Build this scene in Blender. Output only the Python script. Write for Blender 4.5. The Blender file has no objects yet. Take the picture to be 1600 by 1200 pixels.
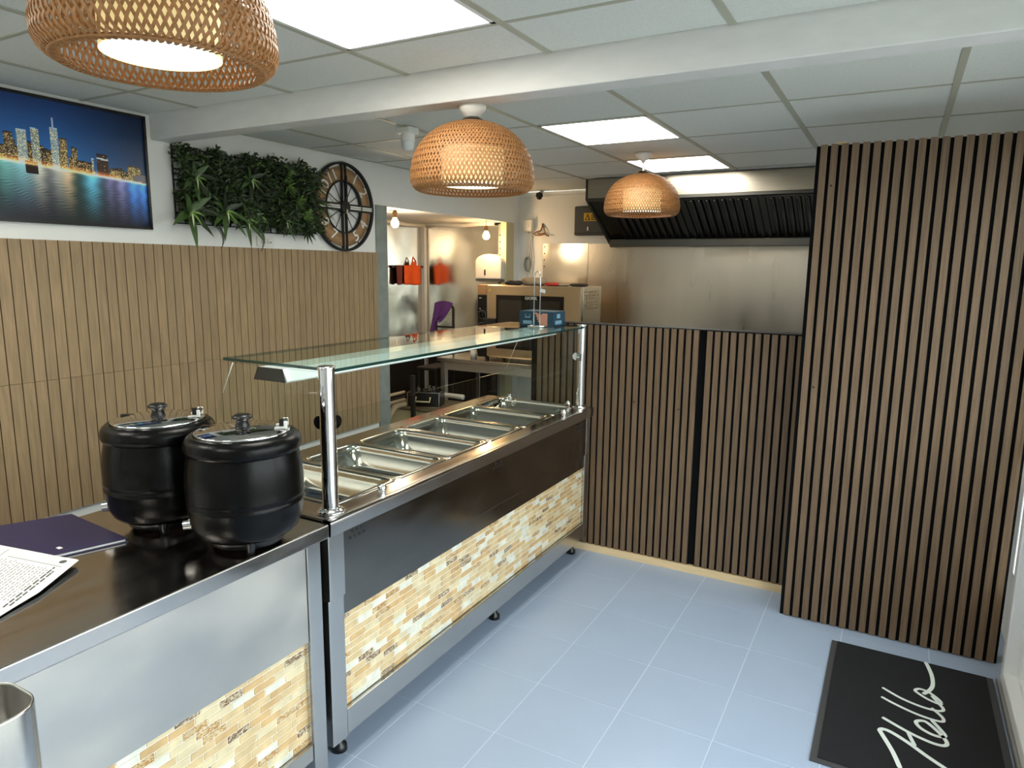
import bpy, bmesh, math, random
import numpy as np
from mathutils import Matrix, Vector
random.seed(7)
PI = math.pi
scene = bpy.context.scene
COL = scene.collection

# ------------------------------------------------------------------ camera, world, exposure
cam_d = bpy.data.cameras.new('camera')
cam_d.sensor_width = 36.0
cam_d.lens = 36.0 * 1079.6 / 1600.0
cam_d.clip_start = 0.02
cam = bpy.data.objects.new('camera', cam_d)
COL.objects.link(cam)
yaw, pitch, roll = math.radians(-28.997), math.radians(-9.5035), math.radians(0.6378)
fwd = Vector((math.sin(yaw) * math.cos(pitch), math.cos(yaw) * math.cos(pitch), math.sin(pitch)))
rt = Vector((math.cos(yaw), -math.sin(yaw), 0))
up = rt.cross(fwd)
r2 = math.cos(roll) * rt + math.sin(roll) * up
u2 = -math.sin(roll) * rt + math.cos(roll) * up
M = Matrix((r2, u2, -fwd)).transposed().to_4x4()
M.translation = Vector((0, 0, 1.65))
cam.matrix_world = M
scene.camera = cam

world = bpy.data.worlds.new('World')
scene.world = world
world.use_nodes = True
wn = world.node_tree.nodes
wn['Background'].inputs[0].default_value = (0.92, 0.96, 1.0, 1)
wn['Background'].inputs[1].default_value = 4.2
scene.view_settings.view_transform = 'Standard'
scene.view_settings.look = 'None'
scene.view_settings.gamma = 1.0
scene.view_settings.use_curve_mapping = False
scene.view_settings.exposure = 0.50
cy = scene.cycles
cy.use_denoising = True
cy.max_bounces = 10
cy.diffuse_bounces = 5
cy.glossy_bounces = 5
cy.transparent_max_bounces = 16
cy.transmission_bounces = 6
cy.sample_clamp_indirect = 6.0
cy.caustics_reflective = False
cy.caustics_refractive = False
cy.blur_glossy = 0.5
LED_STRENGTH = 11.0

# ------------------------------------------------------------------ materials
def lin(c):
    f = lambda v: v / 12.92 if v <= 0.04045 else ((v + 0.055) / 1.055) ** 2.4
    return tuple(f(x / 255.0) for x in c) + (1.0,)

def pmat(name, rgb, rough=0.5, metal=0.0, spec=0.5, coat=0.0, emit=None, estr=0.0):
    m = bpy.data.materials.new(name)
    m.use_nodes = True
    b = m.node_tree.nodes['Principled BSDF']
    b.inputs['Base Color'].default_value = lin(rgb)
    b.inputs['Roughness'].default_value = rough
    b.inputs['Metallic'].default_value = metal
    b.inputs['Specular IOR Level'].default_value = spec
    if coat:
        b.inputs['Coat Weight'].default_value = coat
        b.inputs['Coat Roughness'].default_value = 0.1
    if emit:
        b.inputs['Emission Color'].default_value = lin(emit)
        b.inputs['Emission Strength'].default_value = estr
    return m

def nodes_of(m):
    nt = m.node_tree
    return nt, nt.nodes, nt.links, nt.nodes['Principled BSDF']

def add_noise(m, scale=(1, 1, 1), nscale=5.0, detail=4.0, lo=0.8, hi=1.1, rough_amt=0.0, bump=0.0, bdist=0.002, rnd=0.0):
    """multiplies the base colour by noise, optional per-object variation and bump"""
    nt, N, L, b = nodes_of(m)
    base = tuple(b.inputs['Base Color'].default_value)
    tc = N.new('ShaderNodeTexCoord')
    mp = N.new('ShaderNodeMapping'); mp.inputs['Scale'].default_value = scale
    oi = N.new('ShaderNodeObjectInfo')
    ad = N.new('ShaderNodeVectorMath'); ad.operation = 'ADD'
    sc = N.new('ShaderNodeVectorMath'); sc.operation = 'SCALE'; sc.inputs['Scale'].default_value = 13.0
    cmb = N.new('ShaderNodeCombineXYZ')
    for i in range(3): L.new(oi.outputs['Random'], cmb.inputs[i])
    L.new(cmb.outputs[0], sc.inputs[0])
    L.new(tc.outputs['Object'], ad.inputs[0]); L.new(sc.outputs[0], ad.inputs[1])
    L.new(ad.outputs[0], mp.inputs['Vector'])
    nz = N.new('ShaderNodeTexNoise'); nz.inputs['Scale'].default_value = nscale; nz.inputs['Detail'].default_value = detail
    L.new(mp.outputs[0], nz.inputs['Vector'])
    mr = N.new('ShaderNodeMapRange'); mr.inputs['From Min'].default_value = 0.3; mr.inputs['From Max'].default_value = 0.7
    mr.inputs['To Min'].default_value = lo; mr.inputs['To Max'].default_value = hi
    L.new(nz.outputs[0], mr.inputs['Value'])
    fac = mr.outputs[0]
    if rnd:
        m2 = N.new('ShaderNodeMapRange'); m2.inputs['To Min'].default_value = 1 - rnd; m2.inputs['To Max'].default_value = 1 + rnd
        L.new(oi.outputs['Random'], m2.inputs['Value'])
        mu = N.new('ShaderNodeMath'); mu.operation = 'MULTIPLY'
        L.new(fac, mu.inputs[0]); L.new(m2.outputs[0], mu.inputs[1]); fac = mu.outputs[0]
    mx = N.new('ShaderNodeVectorMath'); mx.operation = 'SCALE'; mx.inputs[0].default_value = base[:3]
    L.new(fac, mx.inputs['Scale'])
    L.new(mx.outputs[0], b.inputs['Base Color'])
    if rough_amt:
        r0 = b.inputs['Roughness'].default_value
        m3 = N.new('ShaderNodeMapRange'); m3.inputs['From Min'].default_value = 0.3; m3.inputs['From Max'].default_value = 0.7
        m3.inputs['To Min'].default_value = max(0.02, r0 - rough_amt); m3.inputs['To Max'].default_value = r0 + rough_amt
        L.new(nz.outputs[0], m3.inputs['Value']); L.new(m3.outputs[0], b.inputs['Roughness'])
    if bump:
        bp = N.new('ShaderNodeBump'); bp.inputs['Strength'].default_value = bump; bp.inputs['Distance'].default_value = bdist
        L.new(nz.outputs[0], bp.inputs['Height']); L.new(bp.outputs[0], b.inputs['Normal'])
    return m

def waves(m, scale, dist, strength=1.0, stretch=(1, 1, 1)):
    """large gentle buckling of sheet metal"""
    nt, N, L, b = nodes_of(m)
    tc = N.new('ShaderNodeTexCoord'); mp = N.new('ShaderNodeMapping'); mp.inputs['Scale'].default_value = stretch
    L.new(tc.outputs['Object'], mp.inputs[0])
    nz = N.new('ShaderNodeTexNoise'); nz.inputs['Scale'].default_value = scale; nz.inputs['Detail'].default_value = 1.0
    L.new(mp.outputs[0], nz.inputs['Vector'])
    bp = N.new('ShaderNodeBump'); bp.inputs['Strength'].default_value = strength; bp.inputs['Distance'].default_value = dist
    L.new(nz.outputs[0], bp.inputs['Height'])
    old = b.inputs['Normal'].links
    if old: L.new(old[0].from_socket, bp.inputs['Normal'])
    L.new(bp.outputs[0], b.inputs['Normal'])
    return m

MT = {}
MT['white_wall'] = add_noise(pmat('white_wall_paint', (242, 243, 238), 0.55), nscale=3, lo=0.97, hi=1.02)
MT['beam'] = add_noise(pmat('beam_paint', (228, 228, 224), 0.5), scale=(1, 1, 3), nscale=9, lo=0.95, hi=1.02, bump=0.15)
MT['ceil_tile'] = add_noise(pmat('mineral_ceiling_tile', (226, 229, 222), 0.85), nscale=120, lo=0.93, hi=1.03, bump=0.2, bdist=0.001, rnd=0.015)
MT['grid'] = pmat('ceiling_grid_metal', (178, 178, 160), 0.5)
MT['floor_tile'] = add_noise(pmat('blue_grey_floor_paint', (162, 178, 200), 0.32), nscale=5, lo=0.98, hi=1.02, rough_amt=0.015)
MT['grout'] = pmat('floor_grout', (202, 214, 228), 0.6)
MT['plank'] = add_noise(pmat('oak_plank', (161, 136, 101), 0.55), scale=(6, 6, 0.5), nscale=14, detail=6, lo=0.78, hi=1.12, rnd=0.07, bump=0.08)
MT['plank_gap'] = pmat('plank_gap', (34, 24, 15), 0.9)
MT['slat'] = add_noise(pmat('walnut_slat', (117, 94, 70), 0.5), scale=(12, 12, 0.4), nscale=14, detail=6, lo=0.70, hi=1.15, rnd=0.08, bump=0.08)
MT['felt'] = pmat('black_felt', (18, 19, 20), 0.95, spec=0.1)
MT['pine'] = add_noise(pmat('pine_batten', (232, 205, 160), 0.6), scale=(1, 8, 8), nscale=8, lo=0.93, hi=1.05)
MT['steel'] = add_noise(pmat('brushed_steel', (206, 204, 200), 0.24, 1.0), scale=(1, 1.5, 2), nscale=3, detail=2, lo=0.96, hi=1.02, rough_amt=0.03)
MT['steel_top'] = add_noise(pmat('worktop_steel', (196, 190, 184), 0.17, 1.0), scale=(4, 1, 4), nscale=5, lo=0.92, hi=1.04, rough_amt=0.06)
MT['steel_film'] = add_noise(pmat('satin_steel_panel', (208, 204, 196), 0.40, 1.0), scale=(1, 1.2, 2.2), nscale=2.4, detail=4, lo=0.86, hi=1.03, rough_amt=0.12)
MT['steel_dark'] = add_noise(pmat('dark_steel_panel', (140, 136, 130), 0.2, 1.0), scale=(1, 1.2, 2.2), nscale=4, detail=4, lo=0.88, hi=1.05, rough_amt=0.06)
MT['steel_sheet'] = waves(add_noise(pmat('steel_wall_sheet', (228, 224, 214), 0.18, 1.0), scale=(1, 1, 0.4), nscale=6, lo=0.94, hi=1.03, rough_amt=0.05), 3.0, 0.02, 0.5)
MT['steel_back'] = waves(add_noise(pmat('steel_splashback', (196, 188, 174), 0.30, 1.0), scale=(3, 1, 0.5), nscale=2, detail=2, lo=0.95, hi=1.02, rough_amt=0.04), 1.5, 0.01, 0.25)
MT['dark_reflect'] = pmat('dark_reflection', (44, 40, 36), 0.25)  # dark tone standing in for the dim surroundings mirrored in the lower steel
MT['chrome'] = pmat('chrome', (225, 225, 226), 0.06, 1.0)
MT['pan'] = pmat('polished_pan_steel', (214, 210, 202), 0.13, 1.0)
MT['galv'] = add_noise(pmat('galvanised_steel', (150, 158, 152), 0.5, 0.35), nscale=12, lo=0.85, hi=1.1)
MT['black_enamel'] = add_noise(pmat('black_hammered_enamel', (6, 6, 6), 0.27, 0.0, 0.19), nscale=260, detail=1, lo=0.9, hi=1.1, bump=0.32, bdist=0.0012)
MT['black_plastic'] = pmat('black_plastic', (20, 20, 20), 0.3)
MT['black_gloss'] = pmat('black_gloss', (12, 12, 12), 0.08)
MT['black_matt'] = pmat('black_matt', (22, 22, 22), 0.6)
MT['grout_white'] = pmat('mosaic_grout', (246, 242, 230), 0.6)
MT['white_plastic'] = pmat('white_plastic', (236, 234, 226), 0.35)
MT['upvc'] = pmat('white_upvc', (238, 240, 240), 0.3)
MT['alu'] = pmat('aluminium_threshold', (190, 192, 192), 0.35, 0.9)
MT['hood'] = pmat('dark_hood_steel', (84, 84, 80), 0.28, 0.9)
MT['hood_fascia'] = add_noise(pmat('hood_fascia_steel', (170, 164, 150), 0.28, 1.0), scale=(2, 20, 20), nscale=4, lo=0.95, hi=1.03)
MT['filter'] = pmat('grease_filter_steel', (70, 70, 66), 0.22, 0.95)
MT['rattan'] = add_noise(pmat('rattan', (168, 118, 70), 0.5), nscale=60, lo=0.82, hi=1.1)
MT['dark_metal'] = pmat('dark_lamp_metal', (60, 54, 46), 0.4, 0.7)
MT['leaf_dark'] = add_noise(pmat('dark_leaf', (38, 54, 28), 0.45), nscale=30, lo=0.6, hi=1.3)
MT['leaf_mid'] = add_noise(pmat('mid_leaf', (66, 92, 44), 0.4), nscale=30, lo=0.75, hi=1.25)
MT['leaf_light'] = add_noise(pmat('light_leaf', (118, 150, 78), 0.4), nscale=40, lo=0.8, hi=1.3)
MT['leaf_pale'] = pmat('cream_leaf_centre', (206, 216, 170), 0.4)
MT['clock_wood'] = add_noise(pmat('clock_wood', (166, 130, 90), 0.55), scale=(3, 1, 6), nscale=14, lo=0.82, hi=1.1)
MT['navy'] = pmat('navy_folder', (44, 40, 78), 0.38)
MT['paper'] = pmat('white_paper', (236, 236, 232), 0.7)
MT['ink'] = pmat('print_ink', (84, 84, 86), 0.8)
MT['orange'] = add_noise(pmat('orange_cloth', (242, 96, 34), 0.85), nscale=30, lo=0.9, hi=1.05)
MT['maroon'] = pmat('maroon_cloth', (110, 48, 40), 0.85)
MT['purple'] = add_noise(pmat('purple_towel', (112, 66, 138), 0.9), nscale=40, lo=0.85, hi=1.08)
MT['glove'] = add_noise(pmat('tan_oven_glove', (176, 158, 130), 0.9), nscale=30, lo=0.85, hi=1.05)
MT['glove_dark'] = pmat('dark_oven_glove', (52, 46, 42), 0.8)
MT['red'] = pmat('red_packet', (196, 52, 44), 0.5)
MT['cream'] = pmat('cream_board', (206, 198, 158), 0.6)
MT['pipe'] = pmat('white_pipe', (222, 220, 212), 0.35)
MT['copper'] = pmat('tan_pipe', (170, 150, 122), 0.45)
MT['brown_cable'] = pmat('brown_cable', (140, 96, 48), 0.5)
MT['yellow'] = pmat('yellow_label', (226, 178, 40), 0.5)
MT['box_blue'] = pmat('printed_blue_card', (24, 62, 82), 0.4)
MT['box_pale'] = pmat('printed_pale_card', (120, 160, 180), 0.5)
MT['box_pink'] = pmat('printed_pink_card', (214, 150, 124), 0.5)
MT['mat_pile'] = add_noise(pmat('black_mat_pile', (38, 38, 40), 0.95, spec=0.15), nscale=420, detail=2, lo=0.6, hi=1.5, bump=0.6, bdist=0.004)
MT['mat_rubber'] = pmat('mat_rubber_border', (62, 62, 64), 0.6)
MT['mat_white'] = pmat('mat_white_print', (226, 234, 228), 0.85)
MT['oven_steel'] = add_noise(pmat('oven_steel', (214, 194, 164), 0.27, 1.0), scale=(1, 1, 8), nscale=5, lo=0.94, hi=1.03)
MT['glass_edge'] = pmat('glass_edge', (20, 58, 52), 0.1, 0.0, 0.8)
MT['led'] = pmat('led_panel', (255, 255, 250), 0.5, emit=(255, 250, 238), estr=LED_STRENGTH)
MT['lamp_disc'] = pmat('lamp_diffuser', (250, 255, 255), 0.5, emit=(236, 252, 255), estr=1.6)
MT['lamp_drum'] = pmat('lamp_drum', (255, 250, 210), 0.5, emit=(255, 228, 150), estr=0.42)
MT['bulb'] = pmat('bulb_glow', (255, 245, 220), 0.3, emit=(255, 222, 150), estr=14.0)
MT['bulb_dim'] = pmat('bulb_glass', (255, 250, 235), 0.1, emit=(255, 225, 170), estr=2.0)
MT['housing'] = pmat('light_housing_enamel', (226, 234, 232), 0.2)

def tile_mat(name, rgb, marks=None, density=0.0, rough=0.22):
    m = pmat(name, rgb, rough, coat=0.3)
    nt, N, L, b = nodes_of(m)
    base = lin(rgb)
    tc = N.new('ShaderNodeTexCoord'); oi = N.new('ShaderNodeObjectInfo')
    ad = N.new('ShaderNodeVectorMath'); ad.operation = 'ADD'
    sc = N.new('ShaderNodeVectorMath'); sc.operation = 'SCALE'; sc.inputs['Scale'].default_value = 37.0
    geo = N.new('ShaderNodeNewGeometry')
    cmb = N.new('ShaderNodeCombineXYZ')
    for i in range(3): L.new(geo.outputs['Random Per Island'], cmb.inputs[i])
    L.new(cmb.outputs[0], sc.inputs[0]); L.new(geo.outputs['Position'], ad.inputs[0]); L.new(sc.outputs[0], ad.inputs[1])
    n1 = N.new('ShaderNodeTexNoise'); n1.inputs['Scale'].default_value = 22; n1.inputs['Detail'].default_value = 2
    L.new(ad.outputs[0], n1.inputs['Vector'])
    r1 = N.new('ShaderNodeValToRGB')
    r1.color_ramp.elements[0].position = 0.3; r1.color_ramp.elements[0].color = tuple(x * 0.84 for x in base[:3]) + (1,)
    r1.color_ramp.elements[1].position = 0.7; r1.color_ramp.elements[1].color = tuple(min(1, x * 1.1) for x in base[:3]) + (1,)
    L.new(n1.outputs[0], r1.inputs[0])
    out = r1.outputs[0]
    if marks:
        mp = N.new('ShaderNodeMapping'); mp.inputs['Scale'].default_value = (1, 1, 2.2)
        L.new(ad.outputs[0], mp.inputs[0])
        n2 = N.new('ShaderNodeTexNoise'); n2.inputs['Scale'].default_value = 52; n2.inputs['Detail'].default_value = 3; n2.inputs['Distortion'].default_value = 2.2
        L.new(mp.outputs[0], n2.inputs['Vector'])
        r2_ = N.new('ShaderNodeValToRGB')
        r2_.color_ramp.elements[0].position = 0.5 - density; r2_.color_ramp.elements[0].color = (0, 0, 0, 1)
        r2_.color_ramp.elements[1].position = 0.54 - density * 0.2; r2_.color_ramp.elements[1].color = (1, 1, 1, 1)
        L.new(n2.outputs[0], r2_.inputs[0])
        mx = N.new('ShaderNodeMix'); mx.data_type = 'RGBA'
        mx.inputs[6].default_value = lin(marks)
        L.new(r2_.outputs[0], mx.inputs[0]); L.new(out, mx.inputs[7])
        out = mx.outputs[2]
    L.new(out, b.inputs['Base Color'])
    return m
TILES = [tile_mat('tile_amber', (220, 193, 144)), tile_mat('tile_honey', (213, 177, 122)),
         tile_mat('tile_cream', (227, 210, 168)), tile_mat('tile_pearl', (232, 230, 212)),
         tile_mat('tile_shell', (218, 196, 152), (176, 128, 66), 0.04),
         tile_mat('tile_agate', (214, 197, 164), (120, 92, 58), 0.02)]
TILE_W = [30, 18, 24, 14, 10, 8]

def glass_mat(name, tint, refl_rough=0.0, boost=1.0, ior=1.45):
    m = bpy.data.materials.new(name); m.use_nodes = True
    nt = m.node_tree; N = nt.nodes; L = nt.links
    N.clear()
    o = N.new('ShaderNodeOutputMaterial'); mix = N.new('ShaderNodeMixShader')
    tr = N.new('ShaderNodeBsdfTransparent'); tr.inputs[0].default_value = tint + (1,)
    gl = N.new('ShaderNodeBsdfGlossy'); gl.inputs['Roughness'].default_value = refl_rough
    # Schlick reflectance of one air-to-glass surface; the far side of the pane adds nothing
    ge = N.new('ShaderNodeNewGeometry'); dt = N.new('ShaderNodeVectorMath'); dt.operation = 'DOT_PRODUCT'
    L.new(ge.outputs['Normal'], dt.inputs[0]); L.new(ge.outputs['Incoming'], dt.inputs[1])
    def mth(op, a, b=None):
        n = N.new('ShaderNodeMath'); n.operation = op
        for k, q in enumerate((a, b)):
            if q is None: continue
            if isinstance(q, (int, float)): n.inputs[k].default_value = q
            else: L.new(q, n.inputs[k])
        return n.outputs[0]
    f0 = ((ior - 1) / (ior + 1)) ** 2
    inv = mth('SUBTRACT', 1.0, mth('ABSOLUTE', dt.outputs['Value']))
    sch = mth('ADD', mth('MULTIPLY', mth('POWER', inv, 5.0), 1 - f0), f0)
    fac = mth('MULTIPLY', sch, mth('SUBTRACT', 1.0, ge.outputs['Backfacing']))
    L.new(fac, mix.inputs[0]); L.new(tr.outputs[0], mix.inputs[1]); L.new(gl.outputs[0], mix.inputs[2])
    L.new(mix.outputs[0], o.inputs[0])
    return m
MT['glass'] = glass_mat('clear_glass', (0.96, 0.985, 0.97))
MT['glass_shelf'] = glass_mat('shelf_glass', (0.90, 0.96, 0.93), ior=1.6)

# ------------------------------------------------------------------ geometry helpers
WLOC = {}
class MB:
    def __init__(s): s.v = []; s.f = []; s.m = []; s.sm = []
    def _add(s, vs, fs, mi=0, smooth=False):
        o = len(s.v); s.v += [tuple(v) for v in vs]
        for f in fs:
            s.f.append([i + o for i in f]); s.m.append(mi); s.sm.append(smooth)
        return s
    def box(s, x0, y0, z0, x1, y1, z1, mi=0):
        vs = [(x0, y0, z0), (x1, y0, z0), (x1, y1, z0), (x0, y1, z0), (x0, y0, z1), (x1, y0, z1), (x1, y1, z1), (x0, y1, z1)]
        return s._add(vs, [(0, 3, 2, 1), (4, 5, 6, 7), (0, 1, 5, 4), (1, 2, 6, 5), (2, 3, 7, 6), (3, 0, 4, 7)], mi)
    def obox(s, c, ax, ay, az, mi=0):
        c, ax, ay, az = map(Vector, (c, ax, ay, az))
        vs = [c + sx * ax + sy * ay + sz * az for sz in (-1, 1) for sx, sy in ((-1, -1), (1, -1), (1, 1), (-1, 1))]
        return s._add(vs, [(0, 3, 2, 1), (4, 5, 6, 7), (0, 1, 5, 4), (1, 2, 6, 5), (2, 3, 7, 6), (3, 0, 4, 7)], mi)
    def cyl(s, p0, p1, r0, r1=None, n=16, mi=0, cap=True, smooth=True):
        r1 = r0 if r1 is None else r1
        p0, p1 = Vector(p0), Vector(p1); d = (p1 - p0).normalized()
        a = d.orthogonal().normalized(); b = d.cross(a)
        vs = []
        for p, r in ((p0, r0), (p1, r1)):
            for i in range(n):
                t = 2 * PI * i / n; vs.append(p + r * (math.cos(t) * a + math.sin(t) * b))
        s._add(vs, [(i, (i + 1) % n, n + (i + 1) % n, n + i) for i in range(n)], mi, smooth)
        if cap:
            s._add([vs[i] for i in range(n)], [tuple(range(n))[::-1]], mi)
            s._add([vs[n + i] for i in range(n)], [tuple(range(n))], mi)
        return s
    def lathe(s, prof, c=(0, 0, 0), n=40, mi=0, axis='z', closed=False):
        vs = []
        for r, z in prof:
            for i in range(n):
                t = 2 * PI * i / n
                p = (r * math.cos(t), r * math.sin(t), z)
                if axis == 'x': p = (z, r * math.cos(t), r * math.sin(t))
                if axis == 'y': p = (r * math.sin(t), z, r * math.cos(t))
                vs.append((p[0] + c[0], p[1] + c[1], p[2] + c[2]))
        k = len(prof)
        fs = [(j * n + i, j * n + (i + 1) % n, (j + 1) * n + (i + 1) % n, (j + 1) * n + i) for j in range(k - 1) for i in range(n)]
        return s._add(vs, fs, mi, True)
    def tube(s, pts, r, n=8, mi=0, cap=True):
        pts = [Vector(p) for p in pts]; rings = []
        prev = None
        for i, p in enumerate(pts):
            d = (pts[min(i + 1, len(pts) - 1)] - pts[max(i - 1, 0)]).normalized()
            if prev is None: a = d.orthogonal().normalized()
            else: a = (prev - prev.dot(d) * d); a = a.normalized() if a.length > 1e-6 else d.orthogonal().normalized()
            prev = a; b = d.cross(a)
            rr = r[i] if isinstance(r, (list, tuple)) else r
            rings.append([p + rr * (math.cos(2 * PI * k / n) * a + math.sin(2 * PI * k / n) * b) for k in range(n)])
        vs = [v for rg in rings for v in rg]
        fs = [(j * n + i, j * n + (i + 1) % n, (j + 1) * n + (i + 1) % n, (j + 1) * n + i) for j in range(len(pts) - 1) for i in range(n)]
        if cap: fs += [tuple(range(n))[::-1], tuple((len(pts) - 1) * n + i for i in range(n))]
        return s._add(vs, fs, mi, True)
    def prism(s, poly, axis, a, b, mi=0):
        """poly of 2-D points swept along an axis from a to b (axis x: (y,z), y: (x,z), z: (x,y))"""
        def P(p, t):
            return {'x': (t, p[0], p[1]), 'y': (p[0], t, p[1]), 'z': (p[0], p[1], t)}[axis]
        n = len(poly)
        vs = [P(p, a) for p in poly] + [P(p, b) for p in poly]
        fs = [tuple(range(n))[::-1], tuple(range(n, 2 * n))] + [(i, (i + 1) % n, n + (i + 1) % n, n + i) for i in range(n)]
        return s._add(vs, fs, mi)
    def loft(s, rings, mi=0, smooth=True, cap0=False, cap1=False):
        n = len(rings[0]); vs = [v for r in rings for v in r]
        fs = [(j * n + i, j * n + (i + 1) % n, (j + 1) * n + (i + 1) % n, (j + 1) * n + i) for j in range(len(rings) - 1) for i in range(n)]
        s._add(vs, fs, mi, smooth)
        if cap0: s._add(rings[0], [tuple(range(n))[::-1]], mi)
        if cap1: s._add(rings[-1], [tuple(range(n))], mi)
        return s
    def mesh(s, name, mats, loc=(0, 0, 0), fixn=True):
        me = bpy.data.meshes.new(name)
        me.from_pydata([(x - loc[0], y - loc[1], z - loc[2]) for x, y, z in s.v], [], s.f)
        for m in (mats if isinstance(mats, (list, tuple)) else [mats]):
            me.materials.append(MT[m] if isinstance(m, str) else m)
        me.polygons.foreach_set('material_index', s.m)
        me.polygons.foreach_set('use_smooth', s.sm)
        if fixn:
            bm = bmesh.new(); bm.from_mesh(me)
            bmesh.ops.recalc_face_normals(bm, faces=bm.faces); bm.to_mesh(me); bm.free()
        me.update()
        return me
    def build(s, name, mats, parent=None, loc=None, bevel=0.0, fixn=True, seg=2):
        if loc is None:
            loc = WLOC[parent.name] if parent else (0, 0, 0)
        o = bpy.data.objects.new(name, s.mesh(name, mats, loc, fixn))
        return place(o, parent, loc, bevel, seg)

def place(o, parent, loc, bevel=0.0, seg=2):
    COL.objects.link(o)
    WLOC[o.name] = tuple(loc)
    if parent:
        pl = WLOC[parent.name]; o.parent = parent
        o.location = (loc[0] - pl[0], loc[1] - pl[1], loc[2] - pl[2])
    else:
        o.location = loc
    if bevel:
        b = o.modifiers.new('bevel', 'BEVEL'); b.width = bevel; b.segments = seg; b.limit_method = 'ANGLE'; b.angle_limit = math.radians(40)
    return o

def piece(name, me, parent, loc):
    """another object on shared mesh data"""
    return place(bpy.data.objects.new(name, me), parent, loc)

def tag(o, label, cat, group=None):
    o['label'] = label; o['category'] = cat
    if group: o['group'] = group
    return o

def thing(name, label, cat, loc, group=None):
    o = bpy.data.objects.new(name, None); o.empty_display_size = 0.05
    place(o, None, loc)
    return tag(o, label, cat, group)

def struct(o):
    o['kind'] = 'structure'; return o

def text(name, body, size, mat, parent, mtx, extrude=0.001, align='CENTER'):
    cu = bpy.data.curves.new(name, 'FONT'); cu.body = body; cu.size = size; cu.extrude = extrude
    cu.align_x = align; cu.align_y = 'CENTER'
    cu.materials.append(MT[mat])
    o = bpy.data.objects.new(name, cu); COL.objects.link(o)
    loc = mtx.to_translation(); WLOC[o.name] = tuple(loc)
    o.parent = parent
    me = bpy.data.meshes.new_from_object(o)
    bpy.data.objects.remove(o); bpy.data.curves.remove(cu)
    o = bpy.data.objects.new(name, me); COL.objects.link(o); WLOC[o.name] = tuple(loc)
    o.parent = parent
    m = mtx.copy(); m.translation = loc - Vector(WLOC[parent.name]); o.matrix_local = m
    return o

def mtx(x, y, z, loc):
    m = Matrix((x, y, z)).transposed().to_4x4(); m.translation = Vector(loc); return m

def rrect(x0, y0, x1, y1, r, z, n=6):
    pts = []
    for cx, cy_, a0 in ((x1 - r, y1 - r, 0), (x0 + r, y1 - r, 90), (x0 + r, y0 + r, 180), (x1 - r, y0 + r, 270)):
        for i in range(n + 1):
            t = math.radians(a0 + 90 * i / n); pts.append((cx + r * math.cos(t), cy_ + r * math.sin(t), z))
    return pts

# ------------------------------------------------------------------ key dimensions (metres)
XW = -3.19          # left wall
YB = 5.86           # back wall
ZC = 2.35           # ceiling
YF = -1.9           # wall behind the camera
XR = 0.56           # shop front
YL = 3.637          # low slatted partition
YT = 3.399          # tall slatted partition
ZK = 0.875          # serving counter top
ZK2 = 0.868         # left counter top
XLIP = -1.468; XBODY = -1.495

# ------------------------------------------------------------------ setting: floor
fl = struct(MB().box(-4.3, YF, -0.1, XR + 0.1, YB + 0.1, -0.0012).build('floor', 'grout'))
TP = 0.347
t_me = MB().box(-TP / 2 + 0.0018, -TP / 2 + 0.0018, -0.006, TP / 2 - 0.0018, TP / 2 - 0.0018, 0).mesh('floor_tile', 'floor_tile')
fx0, fy0 = -1.480 - 5 * TP, 2.985 - 14 * TP
for i in range(11):
    for j in range(23):
        piece('tile', t_me, fl, (fx0 + (i + 0.5) * TP, fy0 + (j + 0.5) * TP, 0))

# ------------------------------------------------------------------ setting: walls
OP0, OP1, OPZ, XA = 3.80, 5.75, 2.066, -4.15      # opening in the left wall and the alcove behind it
wl = struct(MB().box(XW - 0.12, YF, 0, XW, OP0, ZC).build('wall_left', 'white_wall'))
struct(MB().box(XW - 0.12, OP0, OPZ, XW, OP1, ZC).build('wall_left', 'white_wall'))
struct(MB().box(XW - 0.12, OP1, 0, XW, YB, ZC).build('wall_left', 'white_wall'))
# galvanised posts at the two sides of the opening
MBp = MB().box(XW - 0.09, 3.79, 0, XW + 0.012, 3.905, OPZ + 0.003)
struct(MBp.build('trim_1', 'galv', bevel=0.002))
struct(MB().box(XW - 0.05, 5.60, 0, XW + 0.010, 5.745, OPZ - 0.002).build('trim_2', 'cream', bevel=0.002))
wa = struct(MB().box(XA - 0.1, 3.69, 0, XA, 5.86, 2.2).build('wall_alcove', 'white_wall'))
struct(MB().box(XA, 5.75, 0, XW - 0.12, 5.86, 2.2).build('wall_alcove', 'white_wall'))
struct(MB().box(XA, 3.69, 0, XW - 0.12, 3.79, 2.2).build('wall_alcove', 'white_wall'))
struct(MB().box(XA, 3.79, OPZ + 0.002, XW - 0.12, 5.75, 2.2).build('ceiling_alcove', 'white_wall'))
MB().box(XA + 0.001, 3.82, 0.92, XA + 0.006, 5.66, 2.03).build('steel_sheet', 'steel_sheet', wa)
MB().box(XA + 0.06, 5.640, 0.92, XW - 0.09, 5.646, 2.04).build('steel_sheet', 'steel_sheet', wa)
MB().box(XA + 0.06, 5.636, 0.0, XW - 0.09, 5.646, 0.918).build('dark_reflection_panel', 'dark_reflect', wa)  # dark panels added low down in place of dark reflections in the steel
MB().box(XA + 0.001, 3.82, 0.0, XA + 0.010, 5.635, 0.918).build('dark_reflection_panel', 'dark_reflect', wa)
MB().box(XA + 0.004, 5.60, 0.9, XA + 0.052, 5.645, 2.035).build('corner_strip', 'white_plastic', wa, bevel=0.004)
MB().box(XW - 0.09, 5.628, 0.0, XW - 0.052, 5.650, 2.05).build('perforated_angle', 'galv', wa)
b = MB()
for k in range(16): b.cyl((XW - 0.071, 5.6265, 1.05 + k * 0.06), (XW - 0.071, 5.629, 1.05 + k * 0.06), 0.008, n=8)
b.build('angle_holes', 'black_matt', wa)['kind'] = 'stuff'
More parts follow.
